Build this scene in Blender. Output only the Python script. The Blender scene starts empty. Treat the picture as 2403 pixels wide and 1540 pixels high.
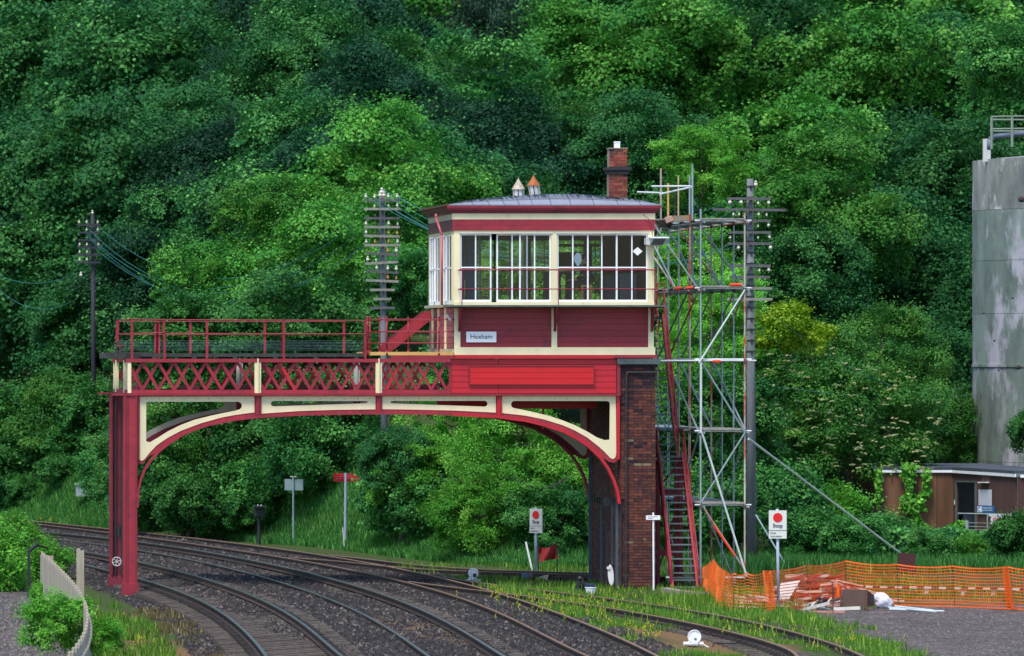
import bpy, math, random
import numpy as np
from mathutils import Vector, Matrix, noise as mnoise

random.seed(7); np.random.seed(7)
SC = bpy.context.scene
COL = SC.collection

# ------------------------------------------------------------------ camera, sky, sun, exposure
F, XV, VH, H = 14400.0, -750.0, 835.0, 6.1      # focal length (picture units), vanishing point, horizon, eye height
cd = bpy.data.cameras.new('camera'); cam = bpy.data.objects.new('camera', cd); COL.objects.link(cam)
cam.location = (0, 0, H); cam.rotation_euler = (math.radians(90), 0, 0)
cd.sensor_width = 36; cd.lens = F / 2403 * 36
cd.shift_x = (1201.5 - XV) / 2403; cd.shift_y = (VH - 770) / 2403
cd.clip_start = 1; cd.clip_end = 3000
SC.camera = cam
cd.dof.use_dof = True; cd.dof.focus_distance = 160; cd.dof.aperture_fstop = 3.4
W = bpy.data.worlds.new('World'); SC.world = W; W.use_nodes = True
nt = W.node_tree; nt.nodes.clear()
sky = nt.nodes.new('ShaderNodeTexSky'); sky.sky_type = 'NISHITA'; sky.sun_disc = False
SUN_EL, SUN_AZ = math.radians(61), math.radians(212)     # azimuth clockwise from +Y; the sun stands high, left of and behind the camera
sky.sun_elevation = SUN_EL; sky.sun_rotation = SUN_AZ
sky.dust_density = 0.4; sky.ozone_density = 2.5; sky.air_density = 1.0
bg = nt.nodes.new('ShaderNodeBackground'); bg.inputs['Strength'].default_value = 0.09
wo = nt.nodes.new('ShaderNodeOutputWorld')
nt.links.new(sky.outputs[0], bg.inputs[0]); nt.links.new(bg.outputs[0], wo.inputs[0])
sl = bpy.data.lights.new('sun', 'SUN'); sl.energy = 1.5; sl.angle = math.radians(20); sl.color = (1.0, 0.95, 0.87)
so = bpy.data.objects.new('sun', sl); COL.objects.link(so)
_d = Vector((math.sin(SUN_AZ) * math.cos(SUN_EL), math.cos(SUN_AZ) * math.cos(SUN_EL), math.sin(SUN_EL)))
so.rotation_euler = _d.to_track_quat('Z', 'Y').to_euler()
SC.view_settings.view_transform = 'Standard'; SC.view_settings.look = 'None'
SC.view_settings.gamma = 1; SC.view_settings.use_curve_mapping = False
SC.view_settings.exposure = 1.5
SC.render.engine = 'CYCLES'
SC.cycles.max_bounces = 8; SC.cycles.diffuse_bounces = 3; SC.cycles.transparent_max_bounces = 12
SC.cycles.use_denoising = True

# ------------------------------------------------------------------ helpers
def P(u, v, Y):
    return Vector(((u - XV) * Y / F, Y, H - (v - VH) * Y / F))
def G(u, v, z=0.0):                 # picture point on the level z
    Y = F * (H - z) / (v - VH)
    return Vector(((u - XV) * Y / F, Y, z))
Y0 = 160.0
def fx(u): return (u - XV) * Y0 / F
def fz(v): return H - (v - VH) * Y0 / F

def s2l(c):
    return tuple(((x / 255) / 12.92 if x / 255 <= .04045 else ((x / 255 + .055) / 1.055) ** 2.4) for x in c)

MATS = {}
def mat(name, rgb, rough=0.7, var=0.25, scale=3.0, bump=0.0, metal=0.0, rgb2=None, thr=None, detail=6.0, spec=0.4, streak=1.0):
    """rgb is a linear base colour; var darkens/lightens with noise, rgb2 mixes a second colour in patches (dirt, rust)."""
    if name in MATS: return MATS[name]
    m = bpy.data.materials.new(name); m.use_nodes = True
    n = m.node_tree.nodes; l = m.node_tree.links
    b = n['Principled BSDF']; b.inputs['Roughness'].default_value = rough; b.inputs['Metallic'].default_value = metal
    b.inputs['Specular IOR Level'].default_value = spec
    tc = n.new('ShaderNodeTexCoord'); mp = n.new('ShaderNodeMapping'); mp.inputs['Scale'].default_value = (1, 1, streak)
    gm = n.new('ShaderNodeNewGeometry')
    l.new(gm.outputs['Position'], mp.inputs[0])
    nz = n.new('ShaderNodeTexNoise'); nz.inputs['Scale'].default_value = scale; nz.inputs['Detail'].default_value = detail
    nz.inputs['Roughness'].default_value = 0.65
    l.new(mp.outputs[0], nz.inputs[0])
    cr = n.new('ShaderNodeValToRGB')
    a = [max(0, c * (1 - var)) for c in rgb]; c2 = [min(1, c * (1 + var)) for c in rgb]
    cr.color_ramp.elements[0].color = (*a, 1); cr.color_ramp.elements[0].position = .3
    cr.color_ramp.elements[1].color = (*c2, 1); cr.color_ramp.elements[1].position = .7
    l.new(nz.outputs[0], cr.inputs[0]); out = cr.outputs[0]
    oi = n.new('ShaderNodeObjectInfo')      # every single piece a touch different
    hs = n.new('ShaderNodeHueSaturation'); mr = n.new('ShaderNodeMapRange')
    mr.inputs[3].default_value = 1 - var * .5; mr.inputs[4].default_value = 1 + var * .5
    l.new(oi.outputs['Random'], mr.inputs[0]); l.new(mr.outputs[0], hs.inputs['Value']); l.new(out, hs.inputs['Color']); out = hs.outputs[0]
    if rgb2 is not None:
        n2 = n.new('ShaderNodeTexNoise'); n2.inputs['Scale'].default_value = scale * 0.6; n2.inputs['Detail'].default_value = 8
        n2.inputs['Roughness'].default_value = 0.7
        ad = n.new('ShaderNodeVectorMath'); ad.operation = 'ADD'; ad.inputs[1].default_value = (13.1, 7.7, 3.3)
        l.new(mp.outputs[0], ad.inputs[0]); l.new(ad.outputs[0], n2.inputs[0])
        r2 = n.new('ShaderNodeValToRGB'); t = thr or 0.6
        r2.color_ramp.elements[0].position = t - .04; r2.color_ramp.elements[1].position = t + .06
        mx = n.new('ShaderNodeMix'); mx.data_type = 'RGBA'
        l.new(n2.outputs[0], r2.inputs[0]); l.new(r2.outputs[0], mx.inputs['Factor']); l.new(out, mx.inputs['A'])
        mx.inputs['B'].default_value = (*rgb2, 1); out = mx.outputs['Result']
    l.new(out, b.inputs['Base Color'])
    if bump:
        bp = n.new('ShaderNodeBump'); bp.inputs['Strength'].default_value = bump; bp.inputs['Distance'].default_value = 0.02
        n3 = n.new('ShaderNodeTexNoise'); n3.inputs['Scale'].default_value = scale * 6; n3.inputs['Detail'].default_value = 4
        l.new(gm.outputs['Position'], n3.inputs[0]); l.new(n3.outputs[0], bp.inputs['Height']); l.new(bp.outputs[0], b.inputs['Normal'])
    MATS[name] = m
    return m

class MB:
    """collects boxes, bars, tubes and polygons; build() links them as one mesh object"""
    def __init__(s): s.v = []; s.f = []; s.mi = []; s.cur = 0
    def quad8(s, pts):
        i = len(s.v); s.v += [tuple(p) for p in pts]
        fs = [(0,3,2,1),(4,5,6,7),(0,1,5,4),(1,2,6,5),(2,3,7,6),(3,0,4,7)]
        s.f += [tuple(i + k for k in f) for f in fs]; s.mi += [s.cur] * 6; return s
    def box(s, x0, x1, y0, y1, z0, z1):
        return s.quad8([(x0,y0,z0),(x1,y0,z0),(x1,y1,z0),(x0,y1,z0),(x0,y0,z1),(x1,y0,z1),(x1,y1,z1),(x0,y1,z1)])
    def fbox(s, u0, u1, v0, v1, y0=0.0, y1=0.1):     # box given in facade units; y counted from the facade plane
        return s.box(fx(u0), fx(u1), Y0 + y0, Y0 + y1, fz(v1), fz(v0))
    def bar(s, a, b, w, d, up=(0, 1, 0)):            # rectangular bar; d measured along up, w across
        a = Vector(a); b = Vector(b); t = (b - a).normalized(); up = Vector(up)
        if abs(t.dot(up)) > .98: up = Vector((1, 0, 0))
        sd = t.cross(up).normalized(); up = sd.cross(t).normalized()
        p = []
        for c in (a, b):
            p += [c - sd*w/2 - up*d/2, c + sd*w/2 - up*d/2, c + sd*w/2 + up*d/2, c - sd*w/2 + up*d/2]
        return s.quad8(p)
    def tube(s, a, b, r, n=8, r2=None, cap=True):
        a = Vector(a); b = Vector(b); t = (b - a)
        if t.length < 1e-6: return s
        t.normalize(); up = Vector((0, 0, 1)) if abs(t.z) < .9 else Vector((1, 0, 0))
        x = t.cross(up).normalized(); y = x.cross(t).normalized(); r2 = r if r2 is None else r2
        i = len(s.v)
        for c, rr in ((a, r), (b, r2)):
            for k in range(n):
                an = 2 * math.pi * k / n; s.v.append(tuple(c + x * rr * math.cos(an) + y * rr * math.sin(an)))
        for k in range(n):
            s.f.append((i + k, i + (k + 1) % n, i + n + (k + 1) % n, i + n + k)); s.mi.append(s.cur)
        if cap:
            s.f.append(tuple(i + k for k in reversed(range(n)))); s.f.append(tuple(i + n + k for k in range(n))); s.mi += [s.cur] * 2
        return s
    def path(s, pts, r, n=6):
        for a, b in zip(pts[:-1], pts[1:]): s.tube(a, b, r, n)
        return s
    def prism(s, poly, y0, y1):                      # poly: list of (x, z), extruded in y
        i = len(s.v); n = len(poly)
        s.v += [(x, y0, z) for x, z in poly] + [(x, y1, z) for x, z in poly]
        s.f.append(tuple(i + k for k in range(n))); s.f.append(tuple(i + n + k for k in reversed(range(n)))); s.mi += [s.cur]*2
        for k in range(n):
            s.f.append((i + (k + 1) % n, i + k, i + n + k, i + n + (k + 1) % n)); s.mi.append(s.cur)
        return s
    def ball(s, c, r, nu=8, nv=5, sz=1.0):
        i = len(s.v); c = Vector(c)
        for a in range(nv + 1):
            th = math.pi * a / nv
            for k in range(nu):
                ph = 2 * math.pi * k / nu
                s.v.append((c.x + r*math.sin(th)*math.cos(ph), c.y + r*math.sin(th)*math.sin(ph), c.z + r*sz*math.cos(th)))
        for a in range(nv):
            for k in range(nu):
                s.f.append((i + a*nu + k, i + (a+1)*nu + k, i + (a+1)*nu + (k+1) % nu, i + a*nu + (k+1) % nu)); s.mi.append(s.cur)
        return s
    def mesh(s, name, mats, smooth=False):
        me = bpy.data.meshes.new(name); me.from_pydata(s.v, [], s.f)
        for m in (mats if isinstance(mats, (list, tuple)) else [mats]): me.materials.append(m)
        if max(s.mi, default=0): me.polygons.foreach_set('material_index', s.mi)
        if smooth: me.polygons.foreach_set('use_smooth', [True] * len(s.f))
        me.update(); return me
    def build(s, name, mats, parent=None, smooth=False, **kw):
        o = bpy.data.objects.new(name, s.mesh(name, mats, smooth)); COL.objects.link(o)
        return fin(o, parent, **kw)

def fin(o, parent=None, label=None, cat=None, group=None, kind=None):
    if parent is not None:
        o.parent = parent
        o.matrix_parent_inverse = world(parent).inverted()
    if label: o['label'] = label
    if cat: o['category'] = cat
    if group: o['group'] = group
    if kind: o['kind'] = kind
    return o
def world(o):
    m = Matrix.LocRotScale(o.location, o.rotation_euler, o.scale)
    return (world(o.parent) @ o.matrix_parent_inverse @ m) if o.parent else m
def empty(name, loc, label, cat, group=None, parent=None):
    o = bpy.data.objects.new(name, None); COL.objects.link(o); o.location = loc; o.empty_display_size = .3
    return fin(o, parent, label, cat, group)
def link_mesh(name, me, parent=None, loc=(0, 0, 0), rot=(0, 0, 0), scale=(1, 1, 1), **kw):
    o = bpy.data.objects.new(name, me); COL.objects.link(o); o.location = loc; o.rotation_euler = rot; o.scale = scale
    return fin(o, parent, **kw)
def np_mesh(name, verts, faces, mats, attrs=None, smooth=False):
    me = bpy.data.meshes.new(name)
    verts = np.asarray(verts, np.float32); faces = np.asarray(faces, np.int32); k = faces.shape[1]
    me.vertices.add(len(verts)); me.vertices.foreach_set('co', verts.ravel())
    me.loops.add(faces.size); me.loops.foreach_set('vertex_index', faces.ravel())
    me.polygons.add(len(faces)); me.polygons.foreach_set('loop_start', np.arange(len(faces), dtype=np.int32) * k)
    try: me.polygons.foreach_set('loop_total', np.full(len(faces), k, np.int32))
    except Exception: pass
    for m in (mats if isinstance(mats, (list, tuple)) else [mats]): me.materials.append(m)
    for an, av in (attrs or {}).items():
        a = me.attributes.new(an, 'FLOAT', 'POINT'); a.data.foreach_set('value', np.asarray(av, np.float32))
    me.polygons.foreach_set('use_smooth', np.full(len(faces), bool(smooth)))
    me.update(calc_edges=True); return me
def text_mesh(txt, size, mats, name='lettering', parent=None, loc=(0,0,0), rot=(math.pi/2,0,0), xs=1.0, bold=0.0, align='CENTER'):
    c = bpy.data.curves.new(name, 'FONT'); c.body = txt; c.size = size; c.align_x = align; c.align_y = 'CENTER'
    c.extrude = 0.002; c.offset = bold; c.resolution_u = 3
    t = bpy.data.objects.new(name, c); COL.objects.link(t)
    me = bpy.data.meshes.new_from_object(t.evaluated_get(bpy.context.evaluated_depsgraph_get()))
    bpy.data.objects.remove(t); me.name = name; me.materials.clear(); me.materials.append(mats)
    return link_mesh(name, me, parent, loc, rot, (xs, 1, 1))
# ------------------------------------------------------------------ terrain
BX = [-80, 0, 11.3, 16.9, 19.8, 22.2, 24.4, 30, 33, 36, 40, 120]
BY = [300, 262, 233, 211.7, 196.5, 184, 177.5, 179, 192, 216, 222, 228]
def sstep(a, b, x): t = np.clip((x - a) / (b - a), 0, 1); return t * t * (3 - 2 * t)
def terr(x, y):
    x = np.asarray(x, float); y = np.asarray(y, float)
    d = y - np.interp(x, BX, BY)
    z = np.where(d > 0, 0.19 * d * sstep(-2, 8, d), 0)
    z = z + np.maximum(0, y - 312) * .75 * sstep(312, 330, y); z = np.minimum(z, 80)
    z = z - 0.25 * sstep(13.6, 12.0, x) * sstep(175, 160, y)
    z += 0.03 * np.sin(x * 1.3 + y * .31) * np.sin(y * .23 - x * .4)
    if 'LN' in globals():
        b_ = sstep(-1.8, -1.2, x - np.interp(y, LN['a1'][1], LN['a1'][0])) * sstep(1.6, 1.0, x - np.interp(y, LN['c2'][1], LN['c2'][0])) * (d < 0)
        z += b_ * (.080 + .018 * np.sin(x * 5.1 + 1.7 * np.sin(y * .9)) * np.sin(y * 1.9))
    return z
def tz(x, y): return float(terr(x, y))

# rails, read off in picture units (u, v); each level z is the rail head's
RAILS = {
 'a1': ([(191,1323),(253,1339),(319.6,1354.6),(410.6,1384.3),(449.7,1400),(488.8,1418),(528,1441.5),(558.5,1466),(589,1495),(613,1524),(625.5,1540)], .15),
 'a2': ([(95.7,1280.3),(188,1292),(253,1304.2),(319.6,1317.9),(410.6,1339.2),(488.8,1358.8),(528,1372),(567,1386),(589,1396),(650,1428),(711,1464),(772,1509.5),(801,1540)], .26),
 'b1': ([(95.7,1261.5),(170.9,1269.2),(253,1281.1),(319.6,1288.8),(410.7,1307),(527.8,1330),(604,1351),(665,1367),(726,1387.6),(787,1412),(848,1439.4),(880,1455.4),(941,1492.7),(1006.5,1540)], .15),
 'b2': ([(95.7,1247),(170.9,1255.5),(253,1262.3),(319.6,1270.9),(410.7,1281.7),(527.8,1304),(604,1317),(680,1334.3),(756.5,1352.5),(832.7,1372.3),(880,1387.6),(941,1412),(1002,1437),(1063,1466.8),(1124,1501.9),(1183,1540)], .26),
 'c1': ([(68,1228),(170.9,1237.6),(253,1250),(319.6,1259),(410.7,1270),(527.8,1285.6),(645,1305),(762,1326.6),(880,1347.2),(956,1366),(1032,1388),(1093,1409),(1154,1431.8),(1232,1464),(1261,1481),(1349,1525),(1379.8,1540)], .20),
 'c2': ([(17,1216),(51,1218.8),(153.8,1230),(253,1241.8),(319.6,1248),(410.7,1257.3),(527.8,1271),(645,1287),(762,1303),(880,1324.5),(956,1338.5),(1032,1354),(1108,1373),(1162,1389),(1232,1413.5),(1283,1430),(1393,1469),(1481,1507.5),(1542.4,1540)], .20),
 'd1': ([(664.5,1306.5),(723,1311),(801,1317.5),(880,1325),(964,1333.5),(1114,1340.5),(1232,1345),(1309.7,1347),(1420,1350),(1560,1354)], .20),
 'd2': ([(762,1301),(830,1308),(880,1314),(938.6,1321.5),(1032,1329),(1100,1335),(1231,1339.5),(1374,1344),(1500,1347)], .20),
 'e1': ([(945,1362),(986.7,1368),(1032.4,1374.6),(1093,1381.5),(1158.8,1389),(1251,1400),(1327,1411),(1437,1428.6),(1503,1440),(1590.8,1455),(1689.6,1475),(1791.9,1504),(1872,1540)], .20),
 'e2': ([(1032,1352),(1070.5,1357),(1123.8,1366),(1173,1374),(1232,1381.5),(1299.9,1388),(1371,1396.5),(1459,1407.5),(1546.8,1421),(1645,1436),(1781,1464),(1876,1485),(1927,1502),(2025.7,1540)], .15),
}
def rail_line(key, ext=True):
    pts, z = RAILS[key]
    w = sorted([G(u, v, z) for u, v in pts], key=lambda p: p.y)
    ys = np.array([p.y for p in w]); xs = np.array([p.x for p in w])
    c = np.polyfit((ys - 160) / 40, xs, min(5, len(w) // 2))
    y0, y1 = ys[0], ys[-1]
    Y = np.arange(y0, y1, 1.0); X = np.polyval(c, (Y - 160) / 40)
    if ext and y0 < 135:                   # runs on towards the camera
        sl = (X[3] - X[0]) / 3; Yn = np.arange(y0 - 30, y0, 1.0); X = np.concatenate([X[0] + sl * (Yn - y0), X]); Y = np.concatenate([Yn, Y])
    if ext and y1 > 185:
        sl = (X[-1] - X[-4]) / 3; k = np.arange(1, 60.0); X = np.concatenate([X, X[-1] + sl * k - .0012 * k * k]); Y = np.concatenate([Y, Y[-1] + k])
    return X, Y, z

# ground: one sheet, colours by what lies there (ballast, cinder, dirt, yard gravel, grass)
gx = np.concatenate([np.linspace(-150, 2, 30), np.arange(2.4, 46, .4), np.linspace(47, 220, 34)])
gy = np.concatenate([np.linspace(-20, 92, 12), np.arange(95, 240, .7), np.linspace(242, 700, 60)])
GX, GY = np.meshgrid(gx, gy)
U = XV + F * GX / np.maximum(GY, 5); 
LN = {k: rail_line(k) for k in RAILS}
GZ = terr(GX, GY)
def xat(k, y):
    X, Y, z = LN[k]; return np.interp(y, Y, X)
flat = (GY < np.interp(GX, BX, BY) + 1)
bal = sstep(-1.6, -.6, GX - xat('a1', GY)) * sstep(1.5, .5, GX - np.maximum(xat('c2', GY), xat('b2', GY) + .8))
farside = sstep(.8, -.2, GX - np.where((GY > 171) & (GY < 205), np.interp(GY, LN['d2'][1], LN['d2'][0]), 1e3))
bal = np.where(flat, np.clip(bal, 0, 1), 0)
yard = sstep(0, 1.5, GX - np.interp(GY, [100, 124, 136, 147, 150], [24.6, 24.8, 25.2, 26.2, 30])) * (GY < 150)
path = sstep(.5, -.3, GX - 7.9 - (GY - 124) * .036) * sstep(168, 162, GY)
yard = np.clip(yard + path, 0, 1)
dirt = np.zeros_like(GX)
for (u, v, ru, rv) in [(1560,1485,150,22),(1640,1530,200,20),(1740,1512,110,18),(1330,1362,120,10),(1460,1372,60,9),(1280,1372,90,9),(1000,1490,90,40),(330,1500,110,40),(420,1530,140,30),(1620,1392,70,8),(2230,1410,160,10)]:
    c = G(u, v); ry = rv * c.y / (v - VH); rx = ru * c.y / F
    dirt += np.exp(-(((GX - c.x) / rx) ** 2 + ((GY - c.y) / ry) ** 2) * 1.2)
dirt = np.clip(dirt, 0, 1)
nx, ny = len(gx), len(gy)
idx = np.arange(nx * ny).reshape(ny, nx)
faces = np.stack([idx[:-1, :-1], idx[:-1, 1:], idx[1:, 1:], idx[1:, :-1]], -1).reshape(-1, 4)

def ground_mat():
    m = bpy.data.materials.new('ground'); m.use_nodes = True
    n = m.node_tree.nodes; l = m.node_tree.links; b = n['Principled BSDF']; b.inputs['Roughness'].default_value = .95
    b.inputs['Specular IOR Level'].default_value = .15
    g = n.new('ShaderNodeNewGeometry')
    def noise(sc, det=6, off=0):
        t = n.new('ShaderNodeTexNoise'); t.inputs['Scale'].default_value = sc; t.inputs['Detail'].default_value = det; t.inputs['Roughness'].default_value = .7
        a = n.new('ShaderNodeVectorMath'); a.operation = 'ADD'; a.inputs[1].default_value = (off, off, off)
        l.new(g.outputs['Position'], a.inputs[0]); l.new(a.outputs[0], t.inputs[0]); return t.outputs[0]
    def ramp(f, stops):
        r = n.new('ShaderNodeValToRGB'); e = r.color_ramp.elements
        while len(e) < len(stops): e.new(.5)
        for i, (p, c) in enumerate(stops): e[i].position = p; e[i].color = (*c, 1)
        l.new(f, r.inputs[0]); return r.outputs[0]
    fine = noise(9, 8); mid = noise(1.3, 6, 5); big = noise(.35, 4, 9)
    vor = n.new('ShaderNodeTexVoronoi'); vor.inputs['Scale'].default_value = 14; l.new(g.outputs['Position'], vor.inputs[0])
    cell = ramp(vor.outputs['Color'], [(0, (.35, .35, .35)), (1, (1.5, 1.5, 1.5))])
    soil = ramp(fine, [(.3, (.035, .05, .018)), (.55, (.06, .09, .025)), (.8, (.11, .10, .05))])
    balc = ramp(mid, [(.25, (.014, .013, .016)), (.5, (.032, .027, .026)), (.72, (.07, .052, .040))])
    dirtc = ramp(fine, [(.3, (.13, .075, .035)), (.6, (.22, .13, .06)), (.8, (.15, .13, .05))])
    yardc = ramp(mid, [(.25, (.075, .064, .062)), (.55, (.135, .112, .105)), (.75, (.21, .165, .14))])
    def mul(a, c):
        x = n.new('ShaderNodeMix'); x.data_type = 'RGBA'; x.blend_type = 'MULTIPLY'; x.inputs['Factor'].default_value = 1
        l.new(a, x.inputs['A']); l.new(c, x.inputs['B']); return x.outputs['Result']
    cur = soil
    def mix(cur, new, attr):
        a = n.new('ShaderNodeAttribute'); a.attribute_name = attr
        s = n.new('ShaderNodeMath'); s.operation = 'ADD'; l.new(a.outputs['Fac'], s.inputs[0])
        k = n.new('ShaderNodeMath'); k.operation = 'MULTIPLY_ADD'; k.inputs[1].default_value = .9; k.inputs[2].default_value = -.45
        l.new(fine, k.inputs[0]); l.new(k.outputs[0], s.inputs[1])
        r = n.new('ShaderNodeMapRange'); r.inputs[1].default_value = .25; r.inputs[2].default_value = .75; l.new(s.outputs[0], r.inputs[0])
        x = n.new('ShaderNodeMix'); x.data_type = 'RGBA'; l.new(r.outputs[0], x.inputs['Factor']); l.new(cur, x.inputs['A']); l.new(new, x.inputs['B'])
        return x.outputs['Result']
    cur = mix(cur, mul(yardc, cell), 'yard'); cur = mix(cur, mul(balc, cell), 'ballast'); cur = mix(cur, dirtc, 'dirt')
    l.new(cur, b.inputs['Base Color'])
    bp = n.new('ShaderNodeBump'); bp.inputs['Strength'].default_value = .9; bp.inputs['Distance'].default_value = .06
    l.new(vor.outputs['Distance'], bp.inputs['Height']); l.new(bp.outputs[0], b.inputs['Normal'])
    return m
gm_ = np_mesh('ground', np.stack([GX, GY, GZ], -1).reshape(-1, 3), faces, ground_mat(),
              {'ballast': bal.ravel(), 'yard': yard.ravel(), 'dirt': dirt.ravel()}, smooth=True)
link_mesh('ground', gm_, kind='structure')

# ------------------------------------------------------------------ railway tracks
M_rail = mat('rail_rust', (.050, .030, .022), .75, .35, 6)
M_head = mat('rail_head_worn', (.26, .33, .34), .28, .15, 3, metal=.8)
M_headr = mat('rail_head_rusty', (.20, .12, .07), .6, .3, 4)
M_slp = mat('sleeper_wood', (.105, .082, .066), .9, .45, 5, bump=.4)
M_chair = mat('chair_iron', (.035, .028, .026), .8, .3, 8)
def rail_obj(key, parent, worn):
    X, Y, z = LN[key]; prof = [(-.07,-.15),(-.07,-.13),(-.012,-.11),(-.012,-.045),(-.036,-.035),(-.036,-.004),(.036,-.004),(.036,-.035),(.012,-.045),(.012,-.11),(.07,-.13),(.07,-.15)]
    V = []; n = len(prof); k = len(X)
    tx = np.gradient(X); ty = np.gradient(Y); ln = np.hypot(tx, ty); nxx, nyy = ty / ln, -tx / ln
    for i in range(k):
        for a, h in prof: V.append((X[i] + nxx[i]*a, Y[i] + nyy[i]*a, z + h))
    Fc = []; 
    for i in range(k - 1):
        for j in range(n):
            Fc.append((i*n + j, i*n + (j+1) % n, (i+1)*n + (j+1) % n, (i+1)*n + j))
    me = np_mesh('rail', V, Fc, [M_rail])
    o = link_mesh('rail', me, parent)
    b = []; fb = []
    for i in range(k):
        for a, h in [(-.034,-.004),(-.026,.003),(.026,.003),(.034,-.004)]: b.append((X[i] + nxx[i]*a, Y[i] + nyy[i]*a, z + h))
    for i in range(k - 1):
        for j in range(3): fb.append((i*4 + j, i*4 + j + 1, (i+1)*4 + j + 1, (i+1)*4 + j))
    link_mesh('rail_head', np_mesh('rail_head', b, fb, [M_head if worn else M_headr]), o)
sl_m = MB(); sl_m.box(-1.3, 1.3, -.125, .125, -.28, -.165)
for sx in (-1, 1):
    for q in (-1, 1): sl_m.box(sx*.7535 + q*.10 - .06, sx*.7535 + q*.10 + .06, -.09, .09, -.165, -.095)
sl_me = sl_m.mesh('sleeper', [M_slp, M_chair]); sl_me.polygons.foreach_set('material_index', [0]*6 + [1]*24)
def track(l, r, label, worn=True, ysleep=None, step=.72):
    Xl, Yl, zl = LN[l]; Xr, Yr, zr = LN[r]
    t = empty('railway_track', (float(np.interp(150, Yl, Xl)), 150, 0), label, 'railway track', 'railway tracks under the gantry')
    rail_obj(l, t, worn); rail_obj(r, t, worn)
    y0 = max(Yl[0], Yr[0]); y1 = min(Yl[-1], Yr[-1]); y0, y1 = ysleep or (max(y0, 118), min(y1, 236))
    y = y0
    while y < y1:
        ca = (np.interp(y, Yl, Xl) + np.interp(y, Yr, Xr)) / 2; cb = (np.interp(y+1, Yl, Xl) + np.interp(y+1, Yr, Xr)) / 2
        an = math.atan2(cb - ca, 1); gap = abs(np.interp(y, Yr, Xr) - np.interp(y, Yl, Xl))
        roll = -math.atan2(zr - zl, 1.5)
        o = link_mesh('sleeper', sl_me, t, (ca, y, (zl + zr) / 2 + random.uniform(-.01, .005)), (0, roll, -an + random.uniform(-.015, .015)), (1.0, 1, 1))
        y += step * math.cos(an)
    return t
track('a1', 'a2', 'worn main line track nearest the left column of the gantry')
track('b1', 'b2', 'second worn main line track, in the middle of the curve')
track('c1', 'c2', 'rusty siding track on the far side of the two main lines', False)
track('d1', 'd2', 'rusty siding behind the white disc signal and the left stop sign', False)
track('e1', 'e2', 'overgrown rusty siding running through the weeds in front of the brick pier', False)

# loose ballast stones (stuff)
def stones(name, n, region, size, m, seed):
    rs = np.random.RandomState(seed); X, Y = region(rs, n); n = len(X); Z = terr(X, Y)
    s = size * rs.uniform(.5, 1.3, n)
    base = np.array([(-1,-.6,0),(1,-.7,0),(.6,.9,0),(-.7,.8,0),(.1,0,1.1)], float)
    a = rs.uniform(0, 6.28, n); ca, sa = np.cos(a), np.sin(a); j = rs.uniform(.6, 1.4, (n, 5, 3))
    b = base[None] * j
    V = np.empty((n, 5, 3)); V[..., 0] = (b[..., 0]*ca[:, None] - b[..., 1]*sa[:, None]) * s[:, None] + X[:, None]
    V[..., 1] = (b[..., 0]*sa[:, None] + b[..., 1]*ca[:, None]) * s[:, None] + Y[:, None]; V[..., 2] = b[..., 2] * s[:, None] * .9 + Z[:, None] - .01
    fb = np.array([(0,1,4),(1,2,4),(2,3,4),(3,0,4)]); Fc = (np.arange(n)[:, None, None]*5 + fb[None]).reshape(-1, 3)
    link_mesh(name, np_mesh(name, V.reshape(-1, 3), Fc, [m], {'tint': np.repeat(rs.uniform(0, 1, n), 5)}), label='loose dark ballast stones' if 'bal' in name else 'loose grey gravel on the yard', cat='gravel', kind='stuff')
def tint_mat(name, stops, rough=.9, trans=0.0, spec=.3, attr='tint'):
    m = bpy.data.materials.new(name); m.use_nodes = True; n = m.node_tree.nodes; l = m.node_tree.links; b = n['Principled BSDF']
    b.inputs['Roughness'].default_value = rough; b.inputs['Specular IOR Level'].default_value = spec
    a = n.new('ShaderNodeAttribute'); a.attribute_name = attr; r = n.new('ShaderNodeValToRGB'); e = r.color_ramp.elements
    while len(e) < len(stops): e.new(.5)
    for i, (p, c) in enumerate(stops): e[i].position = p; e[i].color = (*c, 1)
    l.new(a.outputs['Fac'], r.inputs[0])
    oi = n.new('ShaderNodeObjectInfo'); hs = n.new('ShaderNodeHueSaturation')
    mr = n.new('ShaderNodeMapRange'); mr.inputs[3].default_value = .78; mr.inputs[4].default_value = 1.22
    l.new(oi.outputs['Random'], mr.inputs[0]); l.new(mr.outputs[0], hs.inputs['Value'])
    l.new(r.outputs[0], hs.inputs['Color']); l.new(hs.outputs[0], b.inputs['Base Color'])
    if trans:
        o = n['Material Output']; t = n.new('ShaderNodeBsdfTranslucent'); x = n.new('ShaderNodeMixShader'); x.inputs[0].default_value = trans
        l.new(hs.outputs[0], t.inputs[0]); l.new(b.outputs[0], x.inputs[1]); l.new(t.outputs[0], x.inputs[2]); l.new(x.outputs[0], o.inputs[0])
    return m
def reg_bal(rs, n):
    Y = 118 + (rs.uniform(0, 1, n) ** 1.6) * 95
    a = np.interp(Y, LN['a1'][1], LN['a1'][0]) - 1.3; b = np.interp(Y, LN['c2'][1], LN['c2'][0]) + .9
    X = a + (b - a) * rs.uniform(0, 1, n)
    ok = np.ones(n, bool)
    for k in ('a1','a2','b1','b2','c1','c2'): ok &= np.abs(X - np.interp(Y, LN[k][1], LN[k][0])) > .09
    return X[ok], Y[ok]
stones('ballast_stones', 60000, reg_bal, .045, tint_mat('ballast_stone', [(0, (.012,.012,.016)), (.5, (.034,.030,.031)), (.88, (.07,.054,.045)), (1, (.17,.14,.12))]), 3)
def reg_yard(rs, n):
    Y = rs.uniform(116, 150, n); X = rs.uniform(24, 36, n); ok = X > np.interp(Y, [100, 124, 136, 147, 150], [24.9, 25.1, 25.6, 26.6, 30.5]); return X[ok], Y[ok]
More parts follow.
